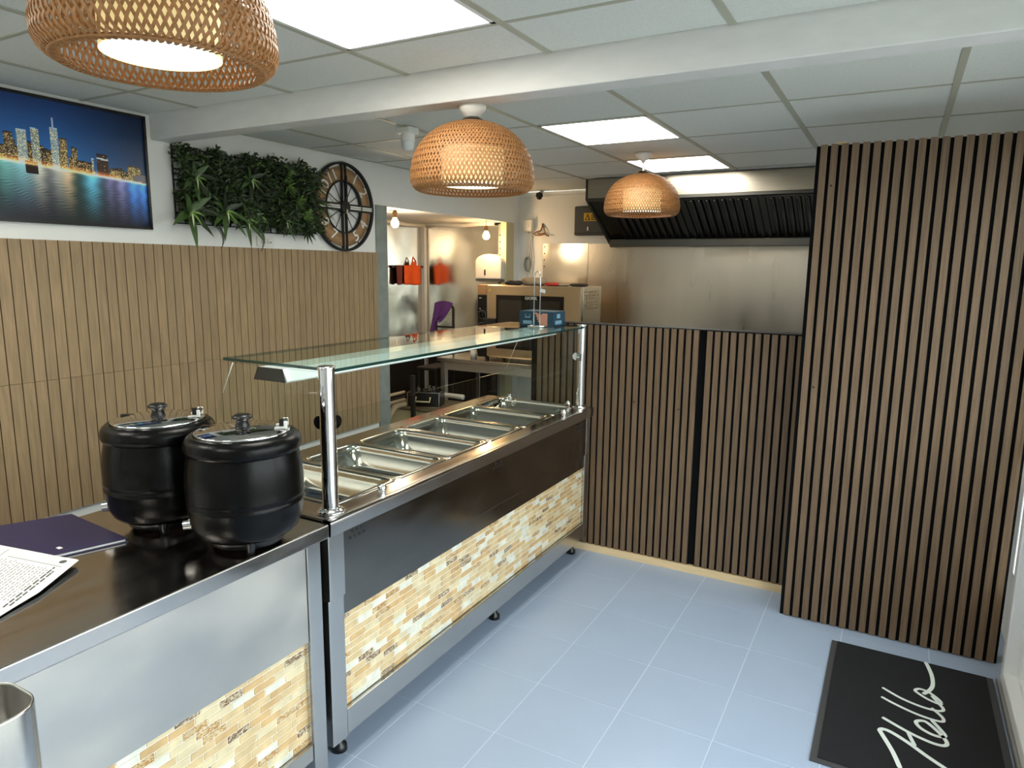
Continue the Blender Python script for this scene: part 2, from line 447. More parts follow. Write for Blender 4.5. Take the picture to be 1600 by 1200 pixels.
# foam filler line above the sheets
fm = MB()
fm.tube([(XA + 0.03, 3.85 + 0.3 * k, 2.05 + 0.006 * math.sin(k * 2.1)) for k in range(7)], 0.020, 8)
fm.tube([(XA + 0.02 + 0.16 * k, 5.63, 2.052 + 0.008 * math.sin(k * 1.7)) for k in range(6)], 0.020, 8)
fm.build('filler_bead', 'white_plastic', wa)

struct(MB().box(XW - 0.12, YB, 0, XR + 0.2, YB + 0.12, ZC).build('wall_back', 'white_wall'))
struct(MB().box(XW - 0.12, YF - 0.12, 0, XR + 0.2, YF, ZC).build('wall_front', 'white_wall'))
wr = MB()
wr.box(XR, 3.66, 0, XR + 0.12, YB, ZC)
wr.box(XR, 3.235, 0, XR + 0.12, 3.66, 0.30)
wr.box(XR, YF, 2.22, XR + 0.12, 3.66, ZC)
wr.box(XR, 0.10, 0, XR + 0.12, 2.22, 0.12)
wr.box(XR, YF, 0, XR + 0.12, 0.10, 2.22)
struct(wr.build('wall_right', 'white_wall'))

# oak planks on the left wall: two courses of boards with dark gaps
MB().box(XW, 0.2, 0.555, XW + 0.004, 3.788, 1.745).build('plank_backing', 'plank_gap', wl)
PP = 0.0487
for z0, z1, off in ((0.552, 1.1505, 0.0), (1.152, 1.747, 0.0)):
    me = MB().box(0, -PP / 2 + 0.0022, 0, 0.011, PP / 2 - 0.0022, z1 - z0).mesh('plank', 'plank')
    n = int((3.788 - 0.3) / PP)
    for k in range(n):
        piece('plank', me, wl, (XW + 0.004, 3.788 - (k + 0.5) * PP, z0))

# ------------------------------------------------------------------ ceiling
ce = struct(MB().box(XW - 0.1, YF, ZC + 0.006, XR + 0.1, YB, ZC + 0.12).build('ceiling', 'white_wall'))
gx = [XW, -2.84, -2.25, -1.657, -1.075, -0.487, 0.117, XR]
gyr = [2.27, 2.575, 3.195, 3.815, 4.435, 5.05, 5.86]
gyf = [YF, -1.757, -1.155, -0.553, 0.049, 0.651, 1.253, 1.853, 2.165]
LIGHTS = {(3, 3.195), (3, 4.435), (3, 1.253), (3, -0.553), (1, 0.049)}
G = 0.012
tme = {}
for ys in (gyr, gyf):
    for i in range(len(gx) - 1):
        for j in range(len(ys) - 1):
            if (i, ys[j]) in LIGHTS: continue
            if ys[j] == 5.05 and i >= 2:
                y1 = 5.2
            else: y1 = ys[j + 1]
            key = (round(gx[i + 1] - gx[i], 3), round(y1 - ys[j], 3))
            if key not in tme:
                tme[key] = MB().box(-key[0] / 2 + 0.004, -key[1] / 2 + 0.004, 0, key[0] / 2 - 0.004, key[1] / 2 - 0.004, 0.006).mesh('ceiling_tile', 'ceil_tile')
            piece('ceiling_tile', tme[key], ce, ((gx[i] + gx[i + 1]) / 2, (ys[j] + y1) / 2, ZC + random.uniform(-0.0005, 0.0015)))
for ys in (gyr, gyf):
    for x in gx[1:-1]:
        MB().box(x - G, ys[0], ZC - 0.003, x + G, min(ys[-1], 5.2), ZC + 0.002).build('grid_bar', 'grid', ce)
    for y in ys[1:-1]:
        MB().box(XW, y - G * 0.6, ZC - 0.0025, XR, y + G * 0.6, ZC + 0.0022).build('grid_bar', 'grid', ce)
MB().box(XW, 2.27, ZC - 0.004, XW + 0.012, YB, ZC + 0.001).build('wall_angle', 'grid', ce)
struct(MB().box(XW, 2.168, 2.236, XR, 2.272, ZC + 0.005).build('ceiling_beam', 'beam', bevel=0.004))

def ceiling_light(i, y0, y1, label):
    x0, x1 = gx[i], gx[i + 1]
    t = thing('ceiling_light', label, 'ceiling light', ((x0 + x1) / 2, (y0 + y1) / 2, ZC), 'square LED ceiling panels')
    f = MB(); a = 0.012
    for bx in ((x0 + a, y0 + a, x1 - a, y0 + a + 0.014), (x0 + a, y1 - a - 0.014, x1 - a, y1 - a), (x0 + a, y0 + a, x0 + a + 0.014, y1 - a), (x1 - a - 0.014, y0 + a, x1 - a, y1 - a)):
        f.box(bx[0], bx[1], ZC - 0.004, bx[2], bx[3], ZC + 0.006)
    f.build('frame', 'upvc', t)
    MB().box(x0 + a + 0.012, y0 + a + 0.012, ZC - 0.001, x1 - a - 0.012, y1 - a - 0.012, ZC + 0.005).build('diffuser', 'led', t)
ceiling_light(3, 1.253, 1.853, 'large bright square LED panel in front of the ceiling beam')
ceiling_light(3, 3.195, 3.815, 'square LED ceiling panel just behind the beam, the middle one')
ceiling_light(3, 4.435, 5.05, 'square LED ceiling panel by the extractor hood, the furthest one')
ceiling_light(3, -0.553, 0.049, 'unseen square LED panel added at the front of the shop to light the room')  # added behind the camera as extra room light, never in view
ceiling_light(1, 0.049, 0.651, 'unseen square LED panel added above the left counter to brighten the left wall')  # added out of view to brighten the left wall and planks

# ------------------------------------------------------------------ shop front on the right
def frame_rect(mb, x0, x1, ya, yb, za, zb, wd):
    mb.box(x0, ya, za, x1, ya + wd, zb); mb.box(x0, yb - wd, za, x1, yb, zb)
    mb.box(x0, ya + wd, za, x1, yb - wd, za + wd); mb.box(x0, ya + wd, zb - wd, x1, yb - wd, zb)
d = MB(); frame_rect(d, XR - 0.062, XR + 0.03, 2.22, 3.235, 0.022, 2.22, 0.055)
dr = struct(d.build('door_1', 'upvc', loc=(XR, 2.7, 0), bevel=0.006))
d = MB(); frame_rect(d, XR - 0.02, XR + 0.03, 2.275, 3.18, 0.03, 2.165, 0.075)
d.box(XR - 0.02, 2.35, 0.86, XR + 0.03, 3.105, 0.94)
d.build('door_leaf', 'upvc', dr, bevel=0.006)
d = MB(); d.box(XR - 0.005, 2.35, 0.10, XR + 0.02, 3.105, 0.86); d.build('lower_panel', 'upvc', dr)
MB().box(XR + 0.002, 2.35, 0.94, XR + 0.010, 3.105, 2.09).build('pane', 'glass', dr)
MB().box(XR - 0.075, 2.22, 0.0, XR + 0.05, 3.235, 0.022).build('threshold', 'alu', dr, bevel=0.004)
d = MB(); frame_rect(d, XR - 0.01, XR + 0.05, 3.24, 3.66, 0.30, 2.22, 0.045)
d.box(XR, 3.285, 0.98, XR + 0.04, 3.615, 1.02)
wi = struct(d.build('window_1', 'upvc', loc=(XR, 3.4, 0.3), bevel=0.004))
MB().box(XR + 0.014, 3.28, 0.34, XR + 0.022, 3.62, 2.18).build('pane', 'glass', wi)
for k, (ya, yb) in enumerate(((0.10, 2.22),)):
    d = MB(); frame_rect(d, XR, XR + 0.06, ya, yb, 0.12, 2.22, 0.05)
    wi = struct(d.build('window_%d' % (k + 2), 'upvc', loc=(XR, ya, 0.12), bevel=0.004))
    MB().box(XR + 0.024, ya + 0.045, 0.165, XR + 0.032, yb - 0.045, 2.175).build('pane', 'glass', wi)
g = MB().box(XR + 0.12, -16, -0.14, 22, 18, -0.10).build('ground', pmat('pavement', (150, 148, 144), 0.9)); struct(g)

# ------------------------------------------------------------------ slatted partitions
def slat_run(name, x0, x1, y, z0, z1, pitch, n, parent, from_right=False):
    me = MB().box(-0.0135, -0.011, 0, 0.0135, 0.0, z1 - z0).mesh('slat', 'slat')
    for k in range(n):
        x = (x1 - (k + 0.5) * pitch) if from_right else (x0 + (k + 0.5) * pitch)
        piece('slat', me, parent, (x, y, z0))
wp = struct(MB().box(-1.885, YL + 0.012, 0.0, -0.18, YL + 0.085, 1.345).build('wall_partition', 'felt'))
MB().box(-1.885, YL + 0.003, 0.043, -0.889, YL + 0.014, 1.342).build('slat_backing', 'felt', wp)
MB().box(-0.861, YL + 0.003, 0.043, -0.18, YL + 0.014, 1.340).build('slat_backing', 'felt', wp)
slat_run('slat', 0, -0.890, YL + 0.003, 0.045, 1.341, 0.0400, 24, wp, True)
slat_run('slat', -0.860, 0, YL + 0.003, 0.045, 1.338, 0.0400, 16, wp)
MB().box(-1.885, YL - 0.012, 0.0, -0.18, YL + 0.012, 0.042).build('batten', 'pine', wp)
MB().box(-1.885, YL - 0.008, 1.342, -0.18, YL + 0.085, 1.347).build('top_cap', 'black_matt', wp)
wt = struct(MB().box(-0.372, YT + 0.012, 0.004, 0.505, YT + 0.10, 2.19).build('wall_screen', 'felt'))
MB().box(-0.372, YT + 0.001, 0.0, 0.505, YT + 0.012, 2.19).build('slat_backing', 'felt', wt)
slat_run('slat', -0.362, 0, YT + 0.001, 0.004, 2.194, 0.0411, 21, wt)
MB().box(-0.300, YT + 0.02, 2.19, -0.255, YT + 0.06, 2.205).build('wood_block', 'pine', wt)
b = MB()
for px_, pz in ((-0.302, 2.02), (-0.305, 1.13)): b.cyl((px_, YT - 0.0108, pz), (px_, YT - 0.010, pz), 0.005, n=8)
b.build('screw_head', 'dark_metal', wt)
b = MB()
for px_, pz in ((-1.235, 0.925), (-0.984, 0.91)): b.cyl((px_, YL - 0.0088, pz), (px_, YL - 0.008, pz), 0.005, n=8)
b.build('screw_head', 'dark_metal', wp)

# ------------------------------------------------------------------ back wall: splashback and hood
sb = thing('splashback', 'wide brushed steel splashback sheet on the back wall under the hood', 'splashback', (-1.5, YB, 0.9))
MB().box(-2.93, YB - 0.006, 0.9, -2.478, YB, 1.878).build('left_sheet', 'steel_sheet', sb)
MB().box(-2.474, YB - 0.006, 0.9, -0.60, YB, 1.874).build('main_sheet', 'steel_back', sb)
b = MB()
for k in range(4): b.cyl((-2.915, YB - 0.009, 1.85 - 0.06 * k), (-2.915, YB - 0.006, 1.85 - 0.06 * k), 0.006, n=8)
b.build('rivet', 'dark_metal', sb)

hd = thing('extractor_hood', 'long dark steel extractor hood with baffle filters on the back wall', 'extractor hood', (-1.2, 5.5, 1.84))
MB().box(-2.225, 5.195, 2.198, -0.1, 5.225, ZC - 0.004).build('fascia', 'hood_fascia', hd, bevel=0.003)
MB().box(-2.225, 5.19, 2.175, -0.1, 5.235, 2.200).build('lip', 'hood', hd, bevel=0.003)
MB().prism([(5.195, 2.345), (5.195, 2.19), (5.775, 1.84), (YB - 0.014, 1.84), (YB - 0.014, 2.345)], 'x', -2.235, -2.215).build('end_cap', 'hood', hd)
MB().prism([(5.21, 2.19), (5.72, 1.905), (5.72, 1.925), (5.21, 2.21)], 'x', -2.215, -0.1).build('filter_bed', 'filter', hd)
MB().prism([(5.70, 1.843), (5.70, 1.905), (5.715, 1.905), (5.72, 1.86), (5.845, 1.86), (5.845, 1.843)], 'x', -2.215, -0.1).build('gutter', 'hood', hd, bevel=0.003)
MB().box(-2.215, 5.235, 2.31, -0.1, 5.845, 2.33).build('roof_plate', 'hood', hd)
dv = Vector((0, 5.72 - 5.21, 1.905 - 2.19)); L_ = dv.length; dv.normalize(); nv = Vector((0, dv.z, -dv.y)).normalized()
if nv.y > 0: nv = -nv
for x0, x1 in ((-2.06, -1.53), (-1.47, -0.95), (-0.90, -0.38)):
    fr = MB()
    mid = Vector((0, 5.21, 2.19)) + dv * L_ * 0.5
    for xx in (x0, x1): fr.obox(Vector((xx, 0, 0)) + mid + nv * 0.006, (0.012, 0, 0), dv * (L_ * 0.47), nv * 0.008)
    for s_ in (-1, 1): fr.obox(Vector(((x0 + x1) / 2, 0, 0)) + mid + dv * (L_ * 0.46 * s_) + nv * 0.006, ((x1 - x0) / 2, 0, 0), dv * 0.012, nv * 0.008)
    f_ = fr.build('filter_frame', 'filter', hd)
    n = 8
    for k in range(n):
        xc = x0 + 0.03 + (x1 - x0 - 0.06) * (k + 0.5) / n
        bb = MB()
        a = Vector((xc, 0, 0)) + mid + nv * 0.010
        p0, p1 = a - dv * L_ * 0.43, a + dv * L_ * 0.42
        bb.tube([p0, p0 + dv * 0.01, p1 - dv * 0.02, p1], [0.010, 0.017, 0.017, 0.008], 10)
        bb.build('baffle', 'filter', f_)

# ------------------------------------------------------------------ small fittings on the back wall
eb = thing('fuse_box', 'dark grey electrical box with yellow warning label beside the hood', 'electrical box', (-2.4, 5.8, 1.94))
MB().box(-2.59, 5.78, 1.945, -2.242, YB, 2.20).build('body', pmat('grey_box', (70, 72, 70), 0.5), eb, bevel=0.012)
MB().box(-2.585, 5.774, 1.962, -2.245, 5.781, 1.968).build('lid_seam', 'black_matt', eb)
MB().box(-2.495, 5.777, 2.068, -2.35, 5.7795, 2.138).build('warning_label', 'yellow', eb)
MB().prism([(-2.485, 2.076), (-2.435, 2.076), (-2.46, 2.130)], 'y', 5.775, 5.7765).build('hazard_triangle', 'black_matt', eb)
MB().prism([(-2.474, 2.082), (-2.446, 2.082), (-2.46, 2.114)], 'y', 5.774, 5.7755).build('hazard_triangle', 'yellow', eb)
lb = MB()
for k, (q, wd) in enumerate(((2.118, 0.04), (2.10, 0.055), (2.082, 0.05))): lb.box(-2.425, 5.7755, q - 0.004, -2.425 + wd, 5.777, q + 0.004)
lb.build('label_print', 'black_matt', eb)
MB().box(-2.46, 5.768, 1.985, -2.445, 5.781, 2.02).build('latch', 'white_plastic', eb, bevel=0.004)

jb = thing('fused_socket', 'cream fused spur switch beside the wall corner with hanging cables', 'switch', (-3.08, 5.83, 1.99))
MB().box(-3.13, 5.80, 1.99, -3.025, YB, 2.10).build('body', 'white_plastic', jb, bevel=0.012)
MB().box(-3.07, 5.796, 2.025, -3.055, 5.802, 2.065).build('rocker', 'white_plastic', jb)
cab = MB()
for s_ in range(4):
    ph = s_ * 1.3
    cab.tube([(-3.08 + 0.012 * s_ + 0.03 * math.sin(k * 0.9 + ph) * (k / 9), 5.845, 1.99 - 0.055 * k) for k in range(10)], 0.005, 6)
cab.build('cable', 'white_plastic', jb)
cab = MB()
for s_ in range(3):
    cab.tube([(-3.08 + (0.020 + 0.006 * s_) * math.sin(2 * PI * k / 14), 5.84 - 0.006 * s_, 1.69 + 0.065 * math.cos(2 * PI * k / 14)) for k in range(15)], 0.006, 6)
cab.build('cable_coil', 'galv', jb)

fc = MB()
fc.tube([(-2.94, 5.855, 2.06), (-2.935, 5.84, 2.03), (-2.95, 5.835, 1.995), (-2.99, 5.83, 1.985), (-3.015, 5.83, 1.97), (-3.0, 5.83, 1.955), (-2.95, 5.83, 1.955), (-2.90, 5.83, 1.965), (-2.88, 5.83, 1.95), (-2.86, 5.83, 1.95)], 0.007, 8)
fc.tube([(-2.94, 5.855, 2.06), (-2.92, 5.84, 2.02), (-2.90, 5.835, 1.98), (-2.93, 5.83, 1.965), (-2.97, 5.83, 1.972)], 0.006, 8)
o = fc.build('loose_cable', 'brown_cable', loc=(-2.94, 5.85, 1.97)); tag(o, 'loose brown cable ends sticking out of the pink-lit back wall', 'cable')

cv = thing('security_camera', 'small black dome security camera under the ceiling at the far corner', 'camera', (-2.93, 5.75, 2.31))
MB().cyl((-2.93, YB, 2.335), (-2.93, 5.79, 2.335), 0.014).build('arm', 'white_plastic', cv)
MB().lathe([(0.0, 2.30 - 0.034), (0.018, 2.30 - 0.030), (0.034, 2.30), (0.030, 2.325), (0.0, 2.335)], (-2.93, 5.76, 0), 20).build('head', 'black_gloss', cv)
MB().cyl((XW + 0.02, YB - 0.012, 2.305), (-2.24, YB - 0.012, 2.30), 0.004, n=6).build('wall_cable', 'white_plastic', cv)

jl = thing('jar_light', 'small white jar light hanging from a ceiling tile left of middle pendant', 'ceiling light', (-2.257, 2.95, ZC))
MB().box(-2.30, 2.905, ZC - 0.034, -2.21, 2.985, ZC - 0.003).build('base', 'white_plastic', jl, bevel=0.006)
MB().lathe([(0.036, 2.32), (0.037, 2.285), (0.034, 2.28)], (-2.257, 2.95, 0), 20).build('collar', 'white_plastic', jl)
MB().lathe([(0.033, 2.285), (0.033, 2.262), (0.027, 2.245), (0.015, 2.236), (0.0, 2.234)], (-2.257, 2.95, 0), 20).build('jar', pmat('frosted_jar', (226, 230, 226), 0.2), jl)

# ------------------------------------------------------------------ left wall: picture
Y0P, Y1P, Z0P, Z1P = 1.22, 2.135, 1.815, 2.333
pt = thing('city_picture', 'framed night photograph of a lit city skyline over water, on the white wall', 'picture', (XW, (Y0P + Y1P) / 2, Z0P))
f = MB()
for bx in ((Y0P, Z0P, Y1P, Z0P + 0.012), (Y0P, Z1P - 0.012, Y1P, Z1P), (Y0P, Z0P, Y0P + 0.012, Z1P), (Y1P - 0.012, Z0P, Y1P, Z1P)):
    f.box(XW, bx[0], bx[1], XW + 0.022, bx[2], bx[3])
f.build('frame', 'black_plastic', pt)
def make_print():
    NX, NZ = 260, 150
    rng = np.random.default_rng(5)
    u = np.linspace(0, 1, NX)[None, :].repeat(NZ, 0)      # along Y
    v = np.linspace(0, 1, NZ)[:, None].repeat(NX, 1)      # up
    C = np.zeros((NZ, NX, 3))
    sky = np.array([14, 50, 104]); low = np.array([44, 128, 200])
    k = np.clip((v - 0.45) / 0.55, 0, 1)[..., None]
    side = np.clip(1.15 - np.abs(u - 0.45) * 1.3, 0.25, 1)[..., None]
    C[:] = (low * (1 - k) + sky * k) * side + np.array([10, 12, 20])
    hz = 0.47 - 0.075 * np.clip((u - 0.3) / 0.7, 0, 1)     # shoreline
    # low cloud glow near the horizon on the right
    gl = np.exp(-((v - hz - 0.06) / 0.07) ** 2) * np.clip((u - 0.6) * 2.2, 0, 1)
    C += gl[..., None] * np.array([40, 18, 10])
    # water with long vertical reflections
    water = v < hz
    dep = np.clip((hz - v) / 0.45, 0, 1)
    ang = u + 0.004 * np.sin(v * 60)
    wat = 1.25 * np.stack([24 + 14 * np.sin(ang * 9 + 1) ** 2, 38 + 20 * np.sin(ang * 7) ** 2, 54 + 20 * np.sin(ang * 5) ** 2], -1) * (1 - 0.65 * dep)[..., None]
    for cu, wd, col in ((0.12, .03, (120, 110, 70)), (0.32, .045, (90, 140, 110)), (0.40, .05, (110, 170, 150)), (0.47, .035, (180, 170, 130)), (0.55, .04, (170, 150, 130)), (0.60, .03, (190, 130, 90)), (0.71, .045, (90, 180, 220)), (0.80, .025, (90, 80, 110)), (0.86, .03, (130, 120, 150)), (0.925, .03, (70, 150, 250)), (0.98, .025, (60, 140, 250))):
        wat += (np.exp(-((ang - cu) / wd) ** 2) * (1 - dep) ** 1.1)[..., None] * np.array(col) * 1.25
    rip = 0.9 + 0.22 * np.sin(v * 330 + 5 * np.sin(u * 23) + 3 * np.sin(u * 51 + v * 40)) * np.clip(dep * 1.5, 0.2, 1)
    wat *= np.clip(rip, 0.4, 1.3)[..., None]
    C[water] = wat[water]
    # buildings: u0, u1, top, colour, lit fraction
    blds = []
    for i in range(110):
        a = rng.uniform(-0.02, 1.0); wd = rng.uniform(0.018, 0.05)
        hgt = rng.uniform(0.04, 0.15) * (1.25 if a < 0.62 else 0.75)
        blds.append((a, a + wd, hgt, (78, 62, 44), 0.45))
    blds += [(0.26, 0.31, .26, (70, 62, 50), .5), (0.33, .37, .23, (66, 58, 50), .4), (0.385, .425, .27, (110, 140, 160), .55), (.445, .48, .30, (120, 150, 165), .6),
             (.53, .565, .34, (110, 150, 175), .6), (.57, .605, .27, (92, 76, 56), .5), (.625, .65, .21, (96, 80, 60), .5), (.485, .51, .15, (40, 36, 36), .3),
             (.715, .728, .15, (130, 170, 200), .5), (.745, .80, .20, (62, 40, 30), .05), (.82, .86, .09, (84, 74, 50), .6), (.90, .97, .15, (96, 84, 56), .5)]
    zz = v - hz
    cell = rng.random((NZ, NX))
    for a, bq, hgt, col, lit in blds:
        m = (u >= a) & (u < bq) & (zz >= 0) & (zz < hgt)
        cc = np.array(col) * rng.uniform(0.8, 1.25)
        C[m] = cc
        w_ = m & (cell < lit)
        C[w_] = cc * 0.5 + np.array([250, 206, 130]) * (cell[w_][:, None] / lit * 0.8 + 0.25)
        tp = m & (zz > hgt - 0.012)
        C[tp] = C[tp] * 0.4 if col[2] < 100 else np.array([200, 225, 235])
    sp = (np.abs(u - 0.548) < 0.004) & (zz > 0.33) & (zz < 0.42); C[sp] = (190, 215, 235)
    br = (u > .745) & (u < .80) & (zz > .15) & (zz < .165); C[br] = (220, 235, 235)
    pier = (u > 0.41) & (u < 0.465) & (zz < 0.02) & (zz > -0.075); C[pier] = (40, 26, 20)
    # bright shoreline
    sh = np.exp(-((zz - 0.004) / 0.010) ** 2)
    C += sh[..., None] * np.where(u[..., None] < 0.72, np.array([235, 180, 120]), np.array([190, 200, 235])) * (0.7 + 0.6 * cell[..., None])
    hh = np.exp(-((zz - 0.02) / 0.022) ** 2) * (u < 0.86)
    C += hh[..., None] * np.array([150, 74, 28])
    dome = ((u - 0.985) / 0.06) ** 2 + ((zz - 0.03) / 0.055) ** 2 < 1
    C[dome & (zz > 0.02)] = (128, 124, 132)
    C = np.clip(C, 0, 255) / 255.0
    lin_ = np.where(C <= 0.04045, C / 12.92, ((C + 0.055) / 1.055) ** 2.4)
    ys = np.linspace(Y0P + 0.010, Y1P - 0.010, NX + 1); zs = np.linspace(Z0P + 0.010, Z1P - 0.010, NZ + 1)
    vs = [(XW + 0.012, y, z) for z in zs for y in ys]
    fs = [(j * (NX + 1) + i, j * (NX + 1) + i + 1, (j + 1) * (NX + 1) + i + 1, (j + 1) * (NX + 1) + i) for j in range(NZ) for i in range(NX)]
    ol = WLOC[pt.name]
    me = bpy.data.meshes.new('print'); me.from_pydata([(p[0] - ol[0], p[1] - ol[1], p[2] - ol[2]) for p in vs], [], fs)
    at = me.color_attributes.new('print', 'FLOAT_COLOR', 'CORNER')
    arr = np.ones((NZ * NX, 4, 4), np.float32); arr[:, :, :3] = lin_.reshape(-1, 1, 3)
    at.data.foreach_set('color', arr.ravel())
    m = pmat('skyline_print', (255, 255, 255), 0.3)
    nt, N, L, bb = nodes_of(m)
    vc = N.new('ShaderNodeVertexColor'); vc.layer_name = 'print'
    L.new(vc.outputs[0], bb.inputs['Base Color'])
    me.materials.append(m)
    place(bpy.data.objects.new('print', me), pt, ol)
make_print()

# ------------------------------------------------------------------ left wall: clock
CYc, CZc, CR = 3.462, 2.026, 0.278
ck = thing('wall_clock', 'big round skeleton wall clock with black ring and wooden number band', 'clock', (XW, CYc, CZc))
def ring(name, r0, r1, x0, x1, mat, parent, n=72):
    MB().lathe([(r0, x0), (r0, x1), (r1, x1), (r1, x0), (r0, x0)], (0, CYc, CZc), n, axis='x').build(name, mat, parent)
ring('outer_ring', CR - 0.013, CR, XW + 0.012, XW + 0.034, 'black_matt', ck)
ring('dial_rim', 0.158, 0.166, XW + 0.010, XW + 0.030, 'black_matt', ck)
ring('number_band', 0.164, 0.248, XW + 0.014, XW + 0.022, 'clock_wood', ck)
hub = MB().cyl((XW + 0.008, CYc, CZc), (XW + 0.042, CYc, CZc), 0.040, n=24); hub.build('hub', 'black_matt', ck)
for k in range(12):
    if k % 3 == 0:
        b = MB()
        t = PI * k / 6; d_ = Vector((0, math.sin(t), math.cos(t))); e = Vector((0, math.cos(t), -math.sin(t)))
        c = Vector((XW + 0.024, CYc, CZc))
        bars = (-0.017, 0.017)
        for q in bars: b.obox(c + d_ * 0.152 + e * q, d_ * 0.116, e * 0.0055, (0.008, 0, 0))
        bb_ = b.build('roman_bar', 'black_matt', ck)
        w_ = MB().obox(c + d_ * 0.152, d_ * 0.116, e * 0.0115, (0.004, 0, 0))
        if k in (3, 9):
            w_.build('bar_gap', 'white_plastic', bb_)
            MB().obox(c + d_ * 0.152, d_ * 0.116, e * 0.0012, (0.006, 0, 0)).build('bar_line', 'black_matt', bb_)
    else:
        t = PI * k / 6; d_ = Vector((0, math.sin(t), math.cos(t))); e = Vector((0, math.cos(t), -math.sin(t)))
        c = Vector((XW + 0.02, CYc, CZc))
        MB().obox(c + d_ * 0.10, d_ * 0.062, e * 0.002, (0.002, 0, 0)).build('spoke', 'black_matt', ck)
        MB().obox(c + d_ * 0.257, d_ * 0.010, e * 0.002, (0.003, 0, 0)).build('spacer', 'black_matt', ck)
        rot = t if k < 3 or k > 9 else t - PI
        dx = Vector((0, math.cos(rot), -math.sin(rot))); dy = Vector((0, math.sin(rot), math.cos(rot)))
        text('numeral', str(k), 0.098, 'white_plastic', ck, mtx(dx, dy, Vector((1, 0, 0)), c + d_ * 0.206 + Vector((0.006, 0, 0))), 0.003)
b = MB(); b.obox((XW + 0.044, CYc + 0.006, CZc + 0.01), (0.002, 0, 0), (0, 0.006, 0), (0, 0, 0.055)); b.build('hour_hand', 'cream', ck)
b = MB(); b.obox((XW + 0.047, CYc + 0.004, CZc + 0.09), (0.002, 0, 0), (0, 0.0045, 0), (0, 0, 0.105)); b.build('minute_hand', 'black_matt', ck)

so = thing('wall_socket', 'white double wall socket half hidden below the artificial plants', 'socket', (XW, 2.825, 1.765))
MB().box(XW, 2.765, 1.757, XW + 0.012, 2.885, 1.812).build('plate', 'white_plastic', so, bevel=0.004)
b = MB()
for y in (2.80, 2.845): b.box(XW + 0.012, y - 0.012, 1.770, XW + 0.028, y + 0.012, 1.80)
b.build('plug', 'white_plastic', so, bevel=0.004)
b = MB()
for y in (2.80, 2.845): b.box(XW + 0.028, y - 0.007, 1.778, XW + 0.029, y + 0.007, 1.783)
b.build('slot', 'black_matt', so)

# ------------------------------------------------------------------ left wall: artificial plant panels
def leaf_strip(mb, base, d_, n_, length, width, droop, segs=4, mi=0, fold=0.15):
    """one pointed leaf: base point, direction, rough normal"""
    d_ = Vector(d_).normalized(); n_ = Vector(n_); n_ = (n_ - n_.dot(d_) * d_).normalized(); s_ = d_.cross(n_)
    vs = []; p = Vector(base)
    for i in range(segs + 1):
        t = i / segs
        wv = width * (math.sin(PI * min(1, 0.12 + 0.88 * t) ** 0.8) if t < 1 else 0.0)
        q = p + d_ * length * t + Vector((0, 0, -droop * length * t * t))
        vs += [q - s_ * wv / 2 + n_ * fold * wv, q, q + s_ * wv / 2 + n_ * fold * wv]
    fs = []
    for i in range(segs):
        a = i * 3
        fs += [(a, a + 1, a + 4, a + 3), (a + 1, a + 2, a + 5, a + 4)]
    mb._add(vs, fs, mi, True)

